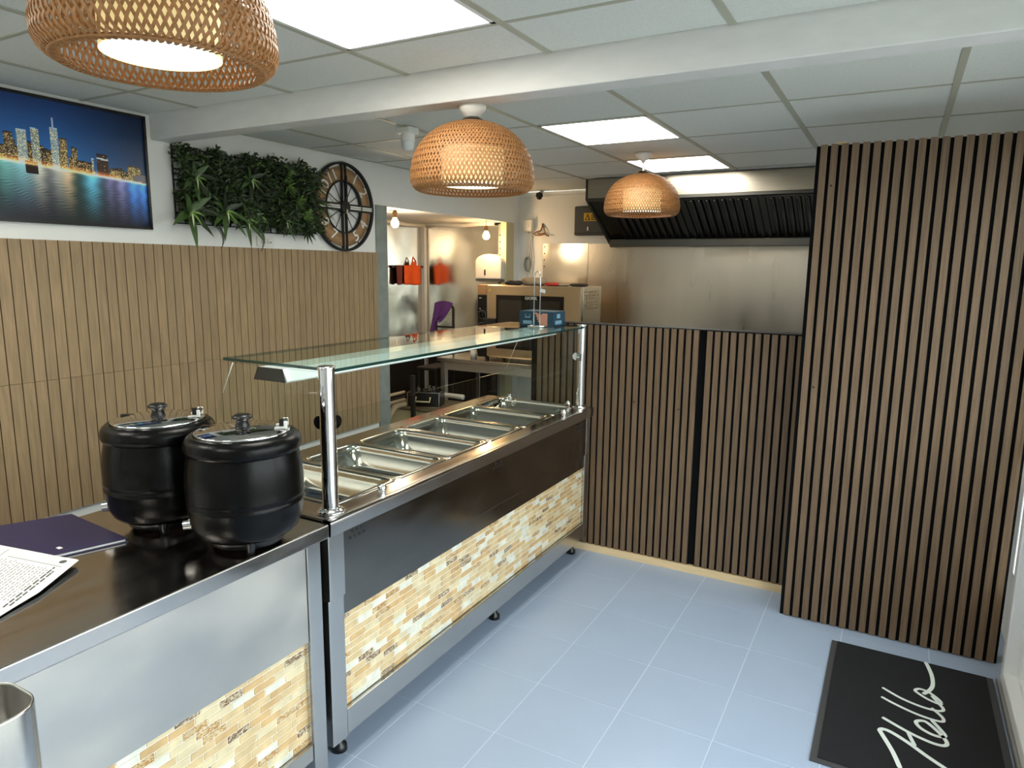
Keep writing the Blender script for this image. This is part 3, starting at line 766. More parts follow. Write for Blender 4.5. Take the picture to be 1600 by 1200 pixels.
def plant_panel(label, y0, y1, z0, z1, seed, rosettes, fronds, extra):
    R = random.Random(seed)
    t = thing('plant_panel', label, 'artificial plant', (XW, (y0 + y1) / 2, z0), 'artificial greenery panels on the left wall')
    g = MB()
    for k in range(9):
        yy = y0 + 0.03 + (y1 - y0 - 0.06) * k / 8; g.box(XW + 0.004, yy - 0.003, z0 + 0.01, XW + 0.012, yy + 0.003, z1 - 0.03)
    for k in range(8):
        zz = z0 + 0.01 + (z1 - z0 - 0.05) * k / 7; g.box(XW + 0.004, y0 + 0.03, zz - 0.003, XW + 0.012, y1 - 0.03, zz + 0.003)
    g.build('grid_backing', 'black_matt', t)
    f = MB()
    for k in range(5200):
        y = R.uniform(y0 + 0.005, y1 - 0.005); z = R.uniform(z0 + 0.02, z1 - 0.005)
        if z > z1 - 0.02 - 0.045 * (0.5 + 0.5 * math.sin(y * 31 + seed)) or z < z0 + 0.03 * (0.5 + 0.5 * math.sin(y * 27)): continue
        if y < y0 + 0.03 * (0.5 + 0.5 * math.sin(z * 40)): continue
        dep = R.random() ** 0.7 * (0.085 + 0.03 * math.sin(y * 23) * math.sin(z * 19))
        base = (XW + 0.01 + dep, y, z)
        d_ = Vector((R.uniform(0.0, 1.0), R.uniform(-1, 1), R.uniform(-0.6, 1.0)))
        q_ = R.random(); mi = 0 if q_ < 0.72 else (1 if q_ < 0.985 else 2)
        leaf_strip(f, base, d_, (1, R.uniform(-.6, .6), R.uniform(0, .8)), R.uniform(0.018, 0.042), R.uniform(0.007, 0.013), 0.2, 2, mi)
    for (yy, zz) in extra:
        for k in range(70):
            d_ = Vector((R.uniform(0.3, 1), R.uniform(-1, 1), R.uniform(-1, 1))).normalized()
            leaf_strip(f, Vector((XW + 0.09, yy, zz)) + d_ * R.uniform(0.0, 0.04), d_, (1, .2, .5), 0.022, 0.008, 0.1, 2, 2)
    o = f.build('foliage', ['leaf_dark', 'leaf_mid', 'leaf_light'], t, fixn=False); o['kind'] = 'stuff'
    for (yy, zz, L0, n) in rosettes:
        for k in range(n):
            a = 2 * PI * k / n + R.uniform(-.25, .25)
            d_ = Vector((0.45, math.cos(a), math.sin(a)))
            lf = MB(); leaf_strip(lf, (XW + 0.085, yy, zz), d_, (1, 0, 0.4), L0 * R.uniform(1.0, 1.4), L0 * 0.30, 0.25, 5)
            lf.build('leaf', 'leaf_mid' if R.random() < .75 else 'leaf_dark', t, fixn=False)
        for k in range(5):
            a = 2 * PI * k / 5 + 0.4
            lf = MB(); leaf_strip(lf, (XW + 0.105, yy, zz), Vector((0.9, math.cos(a), math.sin(a) - .2)), (1, 0, .4), L0 * 0.5, L0 * 0.10, 0.5, 4)
            lf.build('young_leaf', 'leaf_pale' if k % 2 else 'leaf_light', t, fixn=False)
    for (yy, zz, Lf, lean) in fronds:
        fr = MB()
        for k in range(16):
            q = k / 15; c = Vector((XW + 0.05 + 0.03 * math.sin(q * 3), yy + lean * q * Lf, zz - Lf * q))
            for s_ in (-1, 1): leaf_strip(fr, c, (0.1, s_, -0.5), (1, 0, 0), 0.022 * (1.1 - q), 0.008, 0.2, 2)
        fr.tube([(XW + 0.05 + 0.03 * math.sin(q / 6 * 3), yy + lean * q / 6 * Lf, zz - Lf * q / 6) for q in range(7)], 0.0015, 5)
        fr.build('fern_frond', 'leaf_dark', t, fixn=False)
    return t
p1 = plant_panel('left artificial plant panel with broad pale-centred leaves, beside the picture', 2.24, 2.73, 1.845, 2.262, 3,
    [(2.33, 2.075, 0.10, 7), (2.50, 1.925, 0.11, 7), (2.67, 2.10, 0.09, 7), (2.29, 1.905, 0.13, 7), (2.63, 1.89, 0.10, 7)],
    [(2.475, 1.86, 0.12, 0.15)], [])
p2 = plant_panel('right artificial plant panel, darker with grassy tufts, overlapping the clock', 2.735, 3.20, 1.825, 2.275, 4,
    [(2.90, 1.90, 0.08, 6)], [(2.745, 1.86, 0.13, 0.06)], [(2.93, 2.09), (3.0, 2.02), (2.92, 2.15), (3.05, 1.95)])
for (yy, zz, n, up_) in ((3.12, 2.13, 26, 0.5), (3.02, 1.93, 22, 0.1), (3.15, 2.02, 18, 0.2)):
    for k in range(n):
        lf = MB(); a = random.uniform(-0.7, 1.1)
        leaf_strip(lf, (XW + 0.07, yy, zz), Vector((0.45, math.cos(a), math.sin(a) * 0.7 + up_ * 0.5)), (1, 0, 0.6), random.uniform(0.10, 0.19), 0.006, 0.6, 5)
        lf.build('grass_blade', random.choice(['leaf_mid', 'leaf_dark', 'leaf_dark']), p2, fixn=False)
for (yy, zz) in ((3.09, 1.855),):
    for k in range(10):
        a = 2 * PI * k / 10
        lf = MB(); leaf_strip(lf, (XW + 0.06, yy, zz), Vector((.5, math.cos(a), math.sin(a))), (1, 0, .3), 0.07, 0.02, 0.3, 4)
        lf.build('leaf', 'leaf_dark', p2, fixn=False)

# ------------------------------------------------------------------ pendants
def dome_profile(t):
    """t 0..1 from crown to the inner rim: radius and height above the rim plane"""
    R, H = 0.229, 0.205
    if t < 0.85:
        a = (t / 0.85) * (PI * 0.5)
        a0 = 0.20
        a = a0 + (PI / 2 - a0) * (t / 0.85)
        return R * math.sin(a) ** 0.93, 0.045 + H * (math.cos(a) / math.cos(a0)) ** 0.9
    a = (t - 0.85) / 0.15 * 1.75
    return R - 0.034 * (1 - math.cos(a)) * 1.15, 0.045 - 0.042 * math.sin(min(a, PI / 2)) - (0.0 if a < PI / 2 else -0.004 * (a - PI / 2))
def weave_mesh():
    vs = []; fs = []
    n, kk, seg = 92, 0.98, 62
    prof = [dome_profile(i / seg) for i in range(seg + 1)]
    for fam in (1, -1):
        for i in range(n):
            base = len(vs)
            th0 = 2 * PI * i / n
            for s_ in range(seg + 1):
                t = s_ / seg
                r, z = prof[s_]
                th = th0 + fam * kk * (t - 0.5)
                off = fam * 0.0016 * math.cos(n * kk * t)
                j0, j1 = max(0, s_ - 1), min(seg, s_ + 1)
                tr, tz = prof[j1][0] - prof[j0][0], prof[j1][1] - prof[j0][1]
                ln = math.hypot(tr, tz) or 1
                nr, nz = -tz / ln, tr / ln       # outward normal in the (r,z) plane
                if nr < 0 and t < 0.85: nr, nz = -nr, -nz
                ct, st = math.cos(th), math.sin(th)
                er = Vector((ct, st, 0)); et = Vector((-st, ct, 0)); ez = Vector((0, 0, 1))
                tang = (er * tr + ez * tz) / ln * (prof[j1][0] * 0 + math.hypot(tr, tz)) + et * (fam * kk * (j1 - j0) / seg * r)
                tang.normalize()
                nrm = er * nr + ez * nz
                sd = nrm.cross(tang).normalized()
                wd = 0.0031 * (0.45 + 0.55 * min(1, r / 0.2))
                p = er * r + ez * z + nrm * off
                vs += [p + sd * wd + nrm * 0.0007, p - sd * wd + nrm * 0.0007, p - sd * wd - nrm * 0.0007, p + sd * wd - nrm * 0.0007]
            for s_ in range(seg):
                a = base + s_ * 4
                for q in range(4):
                    fs.append((a + q, a + (q + 1) % 4, a + 4 + (q + 1) % 4, a + 4 + q))
    me = bpy.data.meshes.new('weave'); me.from_pydata([tuple(v) for v in vs], [], fs); me.materials.append(MT['rattan']); me.update()
    return me
WEAVE = weave_mesh()
def pendant(label, x, y, zr, ztop):
    t = thing('rattan_pendant', label, 'pendant lamp', (x, y, zr), 'woven rattan dome pendants')
    o = piece('woven_shade', WEAVE, t, (x, y, zr)); o['kind'] = 'stuff'
    b = MB(); b.lathe([(0.201 + 0.004 * math.cos(a), 0.006 + 0.004 * math.sin(a)) for a in [PI / 4 * k for k in range(9)]], (x, y, zr), 60)
    b.build('rim_hoop', 'rattan', t)
    b = MB(); b.lathe([(0.056 + 0.004 * math.cos(a), 0.248 + 0.004 * math.sin(a)) for a in [PI / 4 * k for k in range(9)]], (x, y, zr), 40)
    b.build('crown_hoop', 'rattan', t)
    b = MB().lathe([(0.116, 0.026), (0.116, 0.15), (0.108, 0.16), (0.0, 0.162)], (x, y, zr), 48); b.build('diffuser_drum', 'lamp_drum', t)
    b = MB().lathe([(0.1145, 0.027), (0.09, 0.0255), (0.0, 0.0255)], (x, y, zr), 48); b.build('diffuser_disc', 'lamp_disc', t)
    b = MB().lathe([(0.0, 0.272), (0.022, 0.270), (0.046, 0.256), (0.052, 0.246), (0.0, 0.244)], (x, y, zr), 28); b.build('cap', 'dark_metal', t)
    b = MB().cyl((x, y, zr + 0.18), (x, y, ztop - 0.03), 0.006, n=10); b.build('rod', 'chrome', t)
    b = MB().lathe([(0.0, ztop - 0.055), (0.012, ztop - 0.055), (0.014, ztop - 0.046), (0.034, ztop - 0.034), (0.048, ztop - 0.014), (0.051, ztop - 0.001), (0.0, ztop - 0.0005)], (x, y, 0), 32)
    b.build('canopy', 'white_plastic', t)
    return t
pendant('nearest and largest rattan dome pendant, cut by the top of the picture', -1.385, 0.982, 2.052, ZC)
pendant('rattan dome pendant on a white canopy under the ceiling beam', -1.43, 2.258, 1.927, 2.236)
pendant('furthest rattan dome pendant, hanging in front of the extractor hood', -1.435, 4.21, 1.975, ZC)

# ------------------------------------------------------------------ counters
def mosaic(parent, ya, yb, za, zb, x, near_first_y, limit):
    """staggered strip mosaic; nearest tiles are objects, the rest joined"""
    MB().box(x - 0.012, ya, za, x - 0.0, yb, zb).build('mosaic_backing', 'grout_white', parent)
    R = random.Random(int(ya * 100))
    th, tw, g_ = 0.0232, 0.0760, 0.0036
    full = [MB().box(0, -tw / 2 + g_ / 2, -th / 2 + g_ / 2, 0.0026, tw / 2 - g_ / 2, th / 2 - g_ / 2).mesh('tile', TILES[k]) for k in range(6)]
    cells = []
    nrow = int(round((zb - za) / th)); hh = (zb - za) / nrow
    for r in range(nrow):
        zc = zb - (r + 0.5) * hh
        y = ya - tw * (0.5 if r % 2 else 0.0) - R.choice((0, 0.02, 0.04))
        while y < yb:
            a, b_ = max(y, ya), min(y + tw, yb)
            if b_ - a > 0.006: cells.append((a, b_, zc, R.choices(range(6), TILE_W)[0]))
            y += tw
    cells.sort(key=lambda c: abs((c[0] + c[1]) / 2 - near_first_y))
    rest = MB()
    for k, (a, b_, zc, mi) in enumerate(cells):
        if k < limit:
            if b_ - a > tw - 1e-6:
                piece('tile', full[mi], parent, (x, (a + b_) / 2, zc))
            else:
                MB().box(x, a + g_ / 2, zc - th / 2 + g_ / 2, x + 0.0026, b_ - g_ / 2, zc + th / 2 - g_ / 2).build('tile', TILES[mi], parent)
        else:
            rest.box(x, a + g_ / 2, zc - th / 2 + g_ / 2, x + 0.0026, b_ - g_ / 2, zc + th / 2 - g_ / 2, mi)
    if rest.v:
        o = rest.build('small_tiles', TILES, parent); o['kind'] = 'stuff'

YE = 1.498
lc = thing('steel_counter', 'stainless steel counter with soup kettles on it, mosaic low on its front', 'counter', (-1.83, 0.6, 0))
MB().box(-2.185, -0.45, ZK2 - 0.045, XLIP, YE, ZK2).build('worktop', 'steel_top', lc, bevel=0.004, seg=3)
MB().box(-2.16, -0.42, 0.14, XBODY - 0.03, YE - 0.03, ZK2 - 0.046).build('carcass', 'steel_dark', lc)
MB().box(XBODY - 0.03, -0.42, 0.505, XBODY, YE - 0.075, ZK2 - 0.046).build('front_panel', 'steel_film', lc)
MB().box(XBODY - 0.035, YE - 0.073, 0.0, XBODY + 0.006, YE - 0.018, ZK2 - 0.046).build('corner_post', 'steel', lc, bevel=0.002)
MB().box(XBODY - 0.03, -0.42, 0.10, XBODY, YE - 0.075, 0.150).build('bottom_rail', 'steel_film', lc)
MB().box(XBODY - 0.027, YE - 0.0765, 0.15, XBODY - 0.002, YE - 0.0735, 0.505).build('panel_reveal', 'steel', lc)
mosaic(lc, 0.16, YE - 0.0745, 0.151, 0.504, XBODY - 0.018, YE, 300)

sc_ = thing('serving_counter', 'long stainless steel serving counter with pan wells and mosaic tiled front', 'counter', (-1.8, 2.56, 0))
YS0, YS1 = 1.504, 3.612
WX0, WX1, WY0, WY1 = -2.062, -1.566, 1.612, 3.594
top = MB()
top.box(-2.17, YS0, ZK - 0.05, WX0, YS1, ZK)
top.box(WX1, YS0, ZK - 0.05, XLIP, YS1, ZK)
top.box(WX0, YS0, ZK - 0.05, WX1, WY0, ZK)
top.box(WX0, WY1, ZK - 0.05, WX1, YS1, ZK)
top.build('worktop', 'steel_top', sc_)
# rolled front edge and fascia
prof = [(XLIP, ZK - 0.052)] + [(XLIP - 0.014 + 0.016 * math.cos(a) + 0.0, ZK - 0.014 + 0.0155 * math.sin(a)) for a in [PI / 2 * k / 6 for k in range(7)]] + [(XLIP - 0.03, ZK + 0.0012), (XLIP - 0.03, ZK - 0.052)]
MB().prism(prof, 'y', YS0, YS1).build('front_edge', 'steel', sc_)
MB().box(-2.15, YS0 + 0.03, 0.16, XBODY - 0.035, YS1, 0.72).build('carcass', 'steel_dark', sc_)
wd_ = MB(); wd_.box(WX0 + 0.001, WY0, 0.725, WX1 - 0.001, WY1, 0.735)
wd_.build('well_floor', 'steel', sc_)
MB().box(XBODY - 0.03, YS0 + 0.078, 0.598, XBODY + 0.004, YS1 - 0.045, ZK - 0.053).build('upper_fascia', 'steel_dark', sc_, bevel=0.002)
MB().box(XBODY - 0.034, YS0 + 0.078, 0.523, XBODY - 0.004, YS1 - 0.045, 0.597).build('lower_fascia', 'steel_dark', sc_, bevel=0.002)
MB().box(XBODY - 0.035, YS0 + 0.006, 0.600, XBODY + 0.010, YS0 + 0.076, ZK - 0.053).build('end_post', 'steel', sc_, bevel=0.002)
MB().box(XBODY - 0.040, YS0 + 0.006, 0.085, XBODY + 0.002, YS0 + 0.076, 0.598).build('end_leg', 'steel', sc_, bevel=0.002)
MB().box(XBODY - 0.035, YS1 - 0.043, 0.598, XBODY + 0.006, YS1, ZK - 0.053).build('end_post', 'steel', sc_, bevel=0.002)
MB().box(XBODY - 0.040, YS1 - 0.043, 0.10, XBODY, YS1, 0.597).build('end_leg', 'steel', sc_, bevel=0.002)
MB().box(XBODY - 0.04, YS0 + 0.078, 0.092, XBODY + 0.002, YS1, 0.185).build('plinth', 'steel', sc_, bevel=0.002)
mosaic(sc_, YS0 + 0.079, YS1 - 0.044, 0.187, 0.521, XBODY - 0.016, YS0, 300)
for yc, n_ in ((1.652, 7), (2.572, 7), (3.46, 7)):
    v_ = MB()
    for k in range(n_):
        dy = (k // 2) * 0.022 + (0.011 if k % 2 else 0); dz = 0.010 if k % 2 else -0.010
        v_.cyl((XBODY + 0.0035, yc - 0.036 + dy, 0.789 + dz), (XBODY + 0.0048, yc - 0.036 + dy, 0.789 + dz), 0.0055, n=10)
    v_.build('vent_holes', 'black_matt', sc_)
for yf in (1.60, 2.655, 3.545):
    for xf in (XBODY - 0.06, -2.10):
        b = MB(); b.lathe([(0.014, 0.10), (0.014, 0.028), (0.026, 0.020), (0.028, 0.0), (0.0, 0.0)], (xf, yf, 0), 16); b.build('foot', 'black_plastic', sc_)
b = MB(); b.lathe([(0.014, 0.15), (0.014, 0.02), (0.024, 0.015), (0.026, 0.0), (0.0, 0.0)], (-2.1, YE - 0.06, 0), 14); b.lathe([(0.014, 0.15), (0.014, 0.02), (0.024, 0.015), (0.026, 0.0), (0.0, 0.0)], (-2.1, -0.3, 0), 14); b.build('rear_foot', 'black_plastic', lc)

# food pans
PY = [1.612 + 0.3312 * k for k in range(7)]
order = ['nearest food pan, half hidden behind the front chrome post', 'second food pan from the front chrome post', 'third food pan from the front chrome post',
         'fourth food pan from the front chrome post', 'fifth food pan, last but one before the slatted partition', 'furthest food pan beside the slatted partition']
def pan_rings(y0, y1):
    x0, x1 = WX0 - 0.010, WX1 + 0.010
    z = ZK + 0.004
    R_ = []
    e = 0.0
    def rr(ins, zz, r): return rrect(x0 + ins, y0 + ins, x1 - ins, y1 - ins, r, zz)
    R_ += [rr(0.0, z - 0.005, 0.022), rr(0.0, z - 0.001, 0.022), rr(0.003, z + 0.0005, 0.022), rr(0.016, z, 0.034), rr(0.021, z - 0.004, 0.04), rr(0.024, z - 0.014, 0.046),
           rr(0.026, z - 0.030, 0.048), rr(0.030, z - 0.032, 0.05), rr(0.036, z - 0.085, 0.055), rr(0.044, z - 0.096, 0.056), rr(0.060, z - 0.100, 0.05)]
    return R_
for k in range(6):
    y0, y1 = PY[k] + 0.001, PY[k + 1] - 0.001
    b = MB().loft(pan_rings(y0, y1), cap1=True)
    o = b.build('food_pan', 'pan', loc=((WX0 + WX1) / 2, (y0 + y1) / 2, ZK - 0.1))
    tag(o, 'empty stainless ' + order[k], 'food pan', 'food pans in the serving counter')

# glass gantry on the counter
XG = -1.530; YG0, YG1 = 1.572, 3.560; ZG = 1.336
ga = thing('glass_gantry', 'glass shelf and sneeze guard on two chrome posts above the food pans', 'glass shelf', (XG, 2.56, ZK))
for yy in (YG0, YG1):
    b = MB(); b.cyl((XG, yy, ZK + 0.01), (XG, yy, ZG + 0.004), 0.0255, n=28)
    p_ = b.build('post', 'chrome', ga)
    MB().lathe([(0.0, ZK + 0.016), (0.028, ZK + 0.016), (0.036, ZK + 0.012), (0.044, ZK + 0.006), (0.046, ZK + 0.0015), (0.0, ZK + 0.0015)], (XG, yy, 0), 28).build('flange', 'chrome', p_)
    MB().lathe([(0.027, ZG + 0.001), (0.028, ZG + 0.007), (0.024, ZG + 0.010), (0.0, ZG + 0.011)], (XG, yy, 0), 28).build('cap', 'chrome', p_)
    s_ = 1 if yy == YG0 else -1
    for (dx, dy) in ((-1, 0), (0, s_)):
        c = Vector((XG + dx * 0.028, yy + dy * 0.028, 1.165)); a = Vector((dx, dy, 0)); sd = Vector((dy, dx, 0))
        cl = MB(); cl.cyl(c - sd * 0.012 , c + sd * 0.012, 0.021, n=20); cl.build('glass_clamp', 'black_gloss' if yy == YG0 else 'chrome', p_)
b = MB()
b.box(-2.02, 1.585, ZG - 0.010, XG + 0.020, 3.60, ZG, 0)
me_o = b.build('shelf_glass', ['glass_shelf', 'glass_edge'], ga)
for p in me_o.data.polygons:
    if abs(p.normal.z) < 0.5: p.material_index = 1
MB().box(XG - 0.004, YG0 + 0.03, 0.905, XG + 0.004, YG1 - 0.03, 1.19).build('front_glass', 'glass', ga)
for yy in (YG0, YG1):
    MB().prism([(XG - 0.03, 0.905), (XG - 0.03, ZG - 0.012), (-1.955, ZG - 0.012), (-2.06, 1.13), (-2.12, 0.99), (-2.135, 0.905)], 'y', yy - 0.004, yy + 0.004).build('end_glass', 'glass', ga)
b = MB()
b.tube([(-1.955, YG0, ZG - 0.012), (-2.015, YG0, 1.215)], 0.0018, 6)
b.tube([(-1.93, YG1, ZG - 0.09), (-2.02, YG1, 1.05)], 0.0012, 6)
b.build('glass_bevel', 'white_plastic', ga)
MB().prism([(-1.806, ZG - 0.011), (-1.698, ZG - 0.011), (-1.684, ZG - 0.054), (-1.826, ZG - 0.054)], 'y', 1.546, 1.552).build('housing_end_cap', 'hood', ga)
MB().prism([(-1.806, ZG - 0.011), (-1.698, ZG - 0.011), (-1.678, ZG - 0.050), (-1.682, ZG - 0.055), (-1.824, ZG - 0.055), (-1.828, ZG - 0.050)], 'y', 1.552, 3.545).build('light_housing', 'housing', ga)
MB().box(-1.81, 1.56, ZG - 0.0575, -1.70, 3.54, ZG - 0.0545).build('tube_cover', 'white_plastic', ga)
for (x, y) in ((XG + 0.02, 1.80), (XG + 0.02, 3.30), (-1.60, YG1 - 0.01), (-1.985, YG1 - 0.01)):
    b = MB(); b.lathe([(0.0, 0.034), (0.010, 0.032), (0.016, 0.024), (0.017, 0.012), (0.012, 0.003), (0.013, 0.0005), (0.0, 0.0005)], (x, y, ZK), 18); b.build('standoff', 'chrome', ga)

# box and spike on the glass shelf
bx = thing('food_carton', 'low dark blue printed food carton on the far end of the glass shelf', 'carton', (-1.755, 3.45, ZG))
MB().box(-1.8430, 3.40, ZG + 0.001, -1.6330, 3.555, ZG + 0.082).build('box', 'box_blue', bx, bevel=0.002)
b = MB()
b.box(-1.8180, 3.3985, ZG + 0.012, -1.7630, 3.3995, ZG + 0.030); b.box(-1.8060, 3.3985, ZG + 0.045, -1.7740, 3.3995, ZG + 0.052)
for k in range(2): b.box(-1.8040 + k * 0.026, 3.3985, ZG + 0.045, -1.8000 + k * 0.026, 3.3995, ZG + 0.066)
b.box(-1.6325, 3.425, ZG + 0.012, -1.6315, 3.505, ZG + 0.032); b.box(-1.6325, 3.445, ZG + 0.045, -1.6315, 3.485, ZG + 0.068)
b.build('printed_logo', 'box_pale', bx)
MB().prism([(-1.7100, ZG + 0.004), (-1.6680, ZG + 0.004), (-1.6680, ZG + 0.072), (-1.6980, ZG + 0.072), (-1.7200, ZG + 0.04)], 'y', 3.3985, 3.3995).build('printed_hand', 'box_pink', bx)
b = MB()
for k in range(4):
    b.obox((-1.7200 + 0.006 * k, 3.3982, ZG + 0.064 - 0.014 * k), (0.022, 0, -0.008), (0, 0.0004, 0), (0.002, 0, 0.005))
b.build('printed_fingers', 'box_pink', bx)
sk = thing('ticket_holder', 'bent wire order stand with a small price tag on the glass shelf', 'wire stand', (-1.708, 3.352, ZG))
b = MB()
hx, hy = -1.708, 3.352
b.tube([(hx - 0.018, hy, ZG + 0.006), (hx - 0.018, hy, ZG + 0.27), (hx - 0.012, hy, ZG + 0.292), (hx, hy, ZG + 0.300), (hx + 0.012, hy, ZG + 0.292), (hx + 0.018, hy, ZG + 0.27), (hx + 0.018, hy, ZG + 0.006)], 0.0032, 8)
b.build('wire_loop', 'chrome', sk)
b = MB()
b.tube([(hx + 0.052 * math.cos(2 * PI * k / 20), hy + 0.036 * math.sin(2 * PI * k / 20), ZG + 0.005) for k in range(21)], 0.003, 6)
b.tube([(hx - 0.05, hy, ZG + 0.005), (hx + 0.05, hy, ZG + 0.005)], 0.003, 6)
b.build('base_ring', 'chrome', sk)
b = MB(); b.obox((hx + 0.033, hy - 0.002, ZG + 0.196), (0.016, 0, -0.003), (0, 0.001, 0), (0.001, 0, 0.009)); b.build('price_tag', 'paper', sk)

# ------------------------------------------------------------------ soup kettles
def kettle(label, x, y, turn):
    z = ZK2
    t = thing('soup_kettle', label, 'soup kettle', (x, y, z), 'black soup kettles on the steel counter')
    R_ = 0.157 / 0.1755
    prof = [(0.0, 0.034), (0.118, 0.034), (0.140, 0.039), (0.156, 0.052), (0.167, 0.074), (0.172, 0.100), (0.1735, 0.122), (0.1755, 0.126), (0.1765, 0.131), (0.1745, 0.136), (0.1735, 0.141), (0.1745, 0.146), (0.1765, 0.151), (0.1755, 0.156),
            (0.1765, 0.180), (0.176, 0.205), (0.173, 0.235), (0.167, 0.262), (0.162, 0.276)]
    b = MB().lathe([(r * R_, h) for r, h in prof], (x, y, z), 56); b.build('body', 'black_enamel', t)
    prof = [(0.150, 0.272), (0.162, 0.272), (0.170, 0.276), (0.1745, 0.286), (0.1745, 0.300), (0.169, 0.312), (0.158, 0.321), (0.145, 0.325), (0.141, 0.318)]
    b = MB().lathe([(r * R_, h) for r, h in prof], (x, y, z), 56); b.build('rim', 'black_enamel', t)
    b = MB().lathe([(0.140 * R_, 0.322), (0.143 * R_, 0.328), (0.139 * R_, 0.330), (0.06, 0.336), (0.0, 0.337)], (x, y, z), 56); ld = b.build('lid', 'chrome', t)
    b = MB().lathe([(0.0, 0.336), (0.021, 0.336), (0.019, 0.342), (0.016, 0.352), (0.018, 0.358), (0.027, 0.363), (0.0275, 0.368), (0.018, 0.374), (0.0, 0.375)], (x, y, z), 28); b.build('knob', 'black_plastic', ld)
    c_, s_ = math.cos(turn), math.sin(turn)
    P = lambda a, b_, h: (x + a * c_ - b_ * s_, y + a * s_ + b_ * c_, z + h)
    hg = MB()
    for q in (-0.024, 0.024):
        hg.obox(P(0.126 * R_, q, 0.343), Vector((0.008 * c_, 0.008 * s_, 0)), Vector((-0.003 * s_, 0.003 * c_, 0)), (0, 0, 0.011))
        hg.obox(P(0.112 * R_, q, 0.335), Vector((0.014 * c_, 0.014 * s_, 0)), Vector((-0.003 * s_, 0.003 * c_, 0)), (0, 0, 0.0025))
    hg.build('hinge', 'white_plastic', t, bevel=0.002)
    hg = MB().cyl(P(0.128 * R_, -0.026, 0.348), P(0.128 * R_, 0.026, 0.348), 0.006, n=10); hg.build('hinge_pin', 'black_plastic', t)
    hg = MB().obox(P(0.118 * R_, -0.020, 0.350), Vector((0.006 * c_, 0.006 * s_, 0)), Vector((-0.008 * s_, 0.008 * c_, 0)), (0, 0, 0.010)); hg.build('hinge_stop', 'black_plastic', t)
    nt_ = MB().obox(P(0.132 * R_ * math.cos(2.6), 0.132 * R_ * math.sin(2.6), 0.3305), (0.016, 0.007, 0), (-0.003, 0.007, 0), (0, 0, 0.0016)); nt_.build('ladle_notch', 'black_gloss', t)
    b = MB().lathe([(0.102, 0.037), (0.100, 0.014), (0.092, 0.012)], (x, y, z), 40); b.build('base_ring', 'black_plastic', t)
    for k in range(3):
        a = 2 * PI * k / 3 - 0.65
        cx, cy_ = x + 0.096 * math.cos(a), y + 0.096 * math.sin(a)
        MB().lathe([(0.017, 0.038), (0.012, 0.010), (0.009, 0.0008), (0.0, 0.0008)], (cx, cy_, z), 14).build('foot', 'black_plastic', t)
    a = -2.35
    sw = MB().cyl((x + 0.135 * math.cos(a), y + 0.135 * math.sin(a), z + 0.068), (x + 0.168 * math.cos(a), y + 0.168 * math.sin(a), z + 0.066), 0.017, 0.015, n=18)
    sw.build('thermostat_dial', 'chrome', t)
kettle('right-hand black soup kettle at the counter edge, next to the chrome post', -1.569, 1.282, 0.75)
kettle('left-hand black soup kettle, further back towards the oak wall', -1.902, 1.2535, 0.75)

# ------------------------------------------------------------------ folder and papers on the left counter
fo = thing('document_folder', 'navy blue plastic document folder stuffed with sheets on the steel counter', 'folder', (-2.05, 1.0, ZK2))
quad = [(-2.30, 0.93), (-2.20, 1.135), (-1.858, 1.105), (-1.915, 0.935), (-2.10, 0.86)]
MB().prism(quad, 'z', ZK2 + 0.001, ZK2 + 0.003).build('back_cover', 'navy', fo)
MB().prism([(p[0] * 0.97 - 0.03 * 2.06, p[1] - 0.004) for p in quad], 'z', ZK2 + 0.0035, ZK2 + 0.0075).build('sheets', 'paper', fo)
MB().prism([(p[0] * 0.985 - 0.015 * 2.1, p[1] + 0.002) for p in quad], 'z', ZK2 + 0.009, ZK2 + 0.0105).build('front_cover', 'navy', fo, bevel=0.001)
MB().box(-1.962, 0.965, ZK2 + 0.0106, -1.945, 0.975, ZK2 + 0.0114).build('tab_label', 'paper', fo)
pa = thing('printed_forms', 'stack of white printed paper forms at the left end of the counter', 'paper', (-1.95, 0.8, ZK2))
def paper_quad(dx, ang):
    c = Vector((-1.945, 0.775)); out = []
    for p in ((-2.14, 0.87), (-1.815, 0.945), (-1.722, 0.80), (-1.66, 0.64), (-2.02, 0.56)):
        q = Vector(p) - c; out.append((c.x + q.x * math.cos(ang) - q.y * math.sin(ang) + dx, c.y + q.x * math.sin(ang) + q.y * math.cos(ang)))
    return out
def lift(mb):
    mb.v = [(x, y, z + 0.019 / 0.532 * max(0.0, (x + 1.66) * -0.902 + (y - 0.64) * 0.432)) for x, y, z in mb.v]; return mb
for k in range(4):
    lift(MB().prism(paper_quad(-0.004 * k, 0.012 * k), 'z', ZK2 + 0.0012 + 0.0014 * (3 - k), ZK2 + 0.0022 + 0.0014 * (3 - k))).build('sheet', 'paper', pa)
ink = MB(); zi = ZK2 + 0.0066
ax = Vector((-0.093, 0.145, 0)).normalized(); ay = Vector((-0.97, -0.22, 0)).normalized()
R = random.Random(2)
for r in range(26):
    c0 = Vector((-1.80, 0.915, zi)) + ay * (0.025 + 0.0105 * r) - ax * 0.02
    q = R.uniform(0, 0.02)
    while q < R.uniform(0.15, 0.25):
        ln = R.uniform(0.003, 0.014) * (2 if r < 2 else 1)
        ink.obox(c0 - ax * (q + ln / 2), ax * ln / 2, ay * (0.0009 if r > 1 else 0.0026), (0, 0, 0.0002)); q += ln + R.uniform(0.0015, 0.008)
ink.cyl((-1.838, 0.918, zi - 0.0003), (-1.838, 0.918, zi + 0.0003), 0.009, n=14)
ink.obox(Vector((-1.93, 0.78, zi)) + ay * 0.03, ax * 0.13, ay * 0.0007, (0, 0, 0.0002)); ink.obox(Vector((-1.90, 0.88, zi)), ay * 0.09, ax * 0.0007, (0, 0, 0.0002))
lift(ink).build('printing', 'ink', pa)

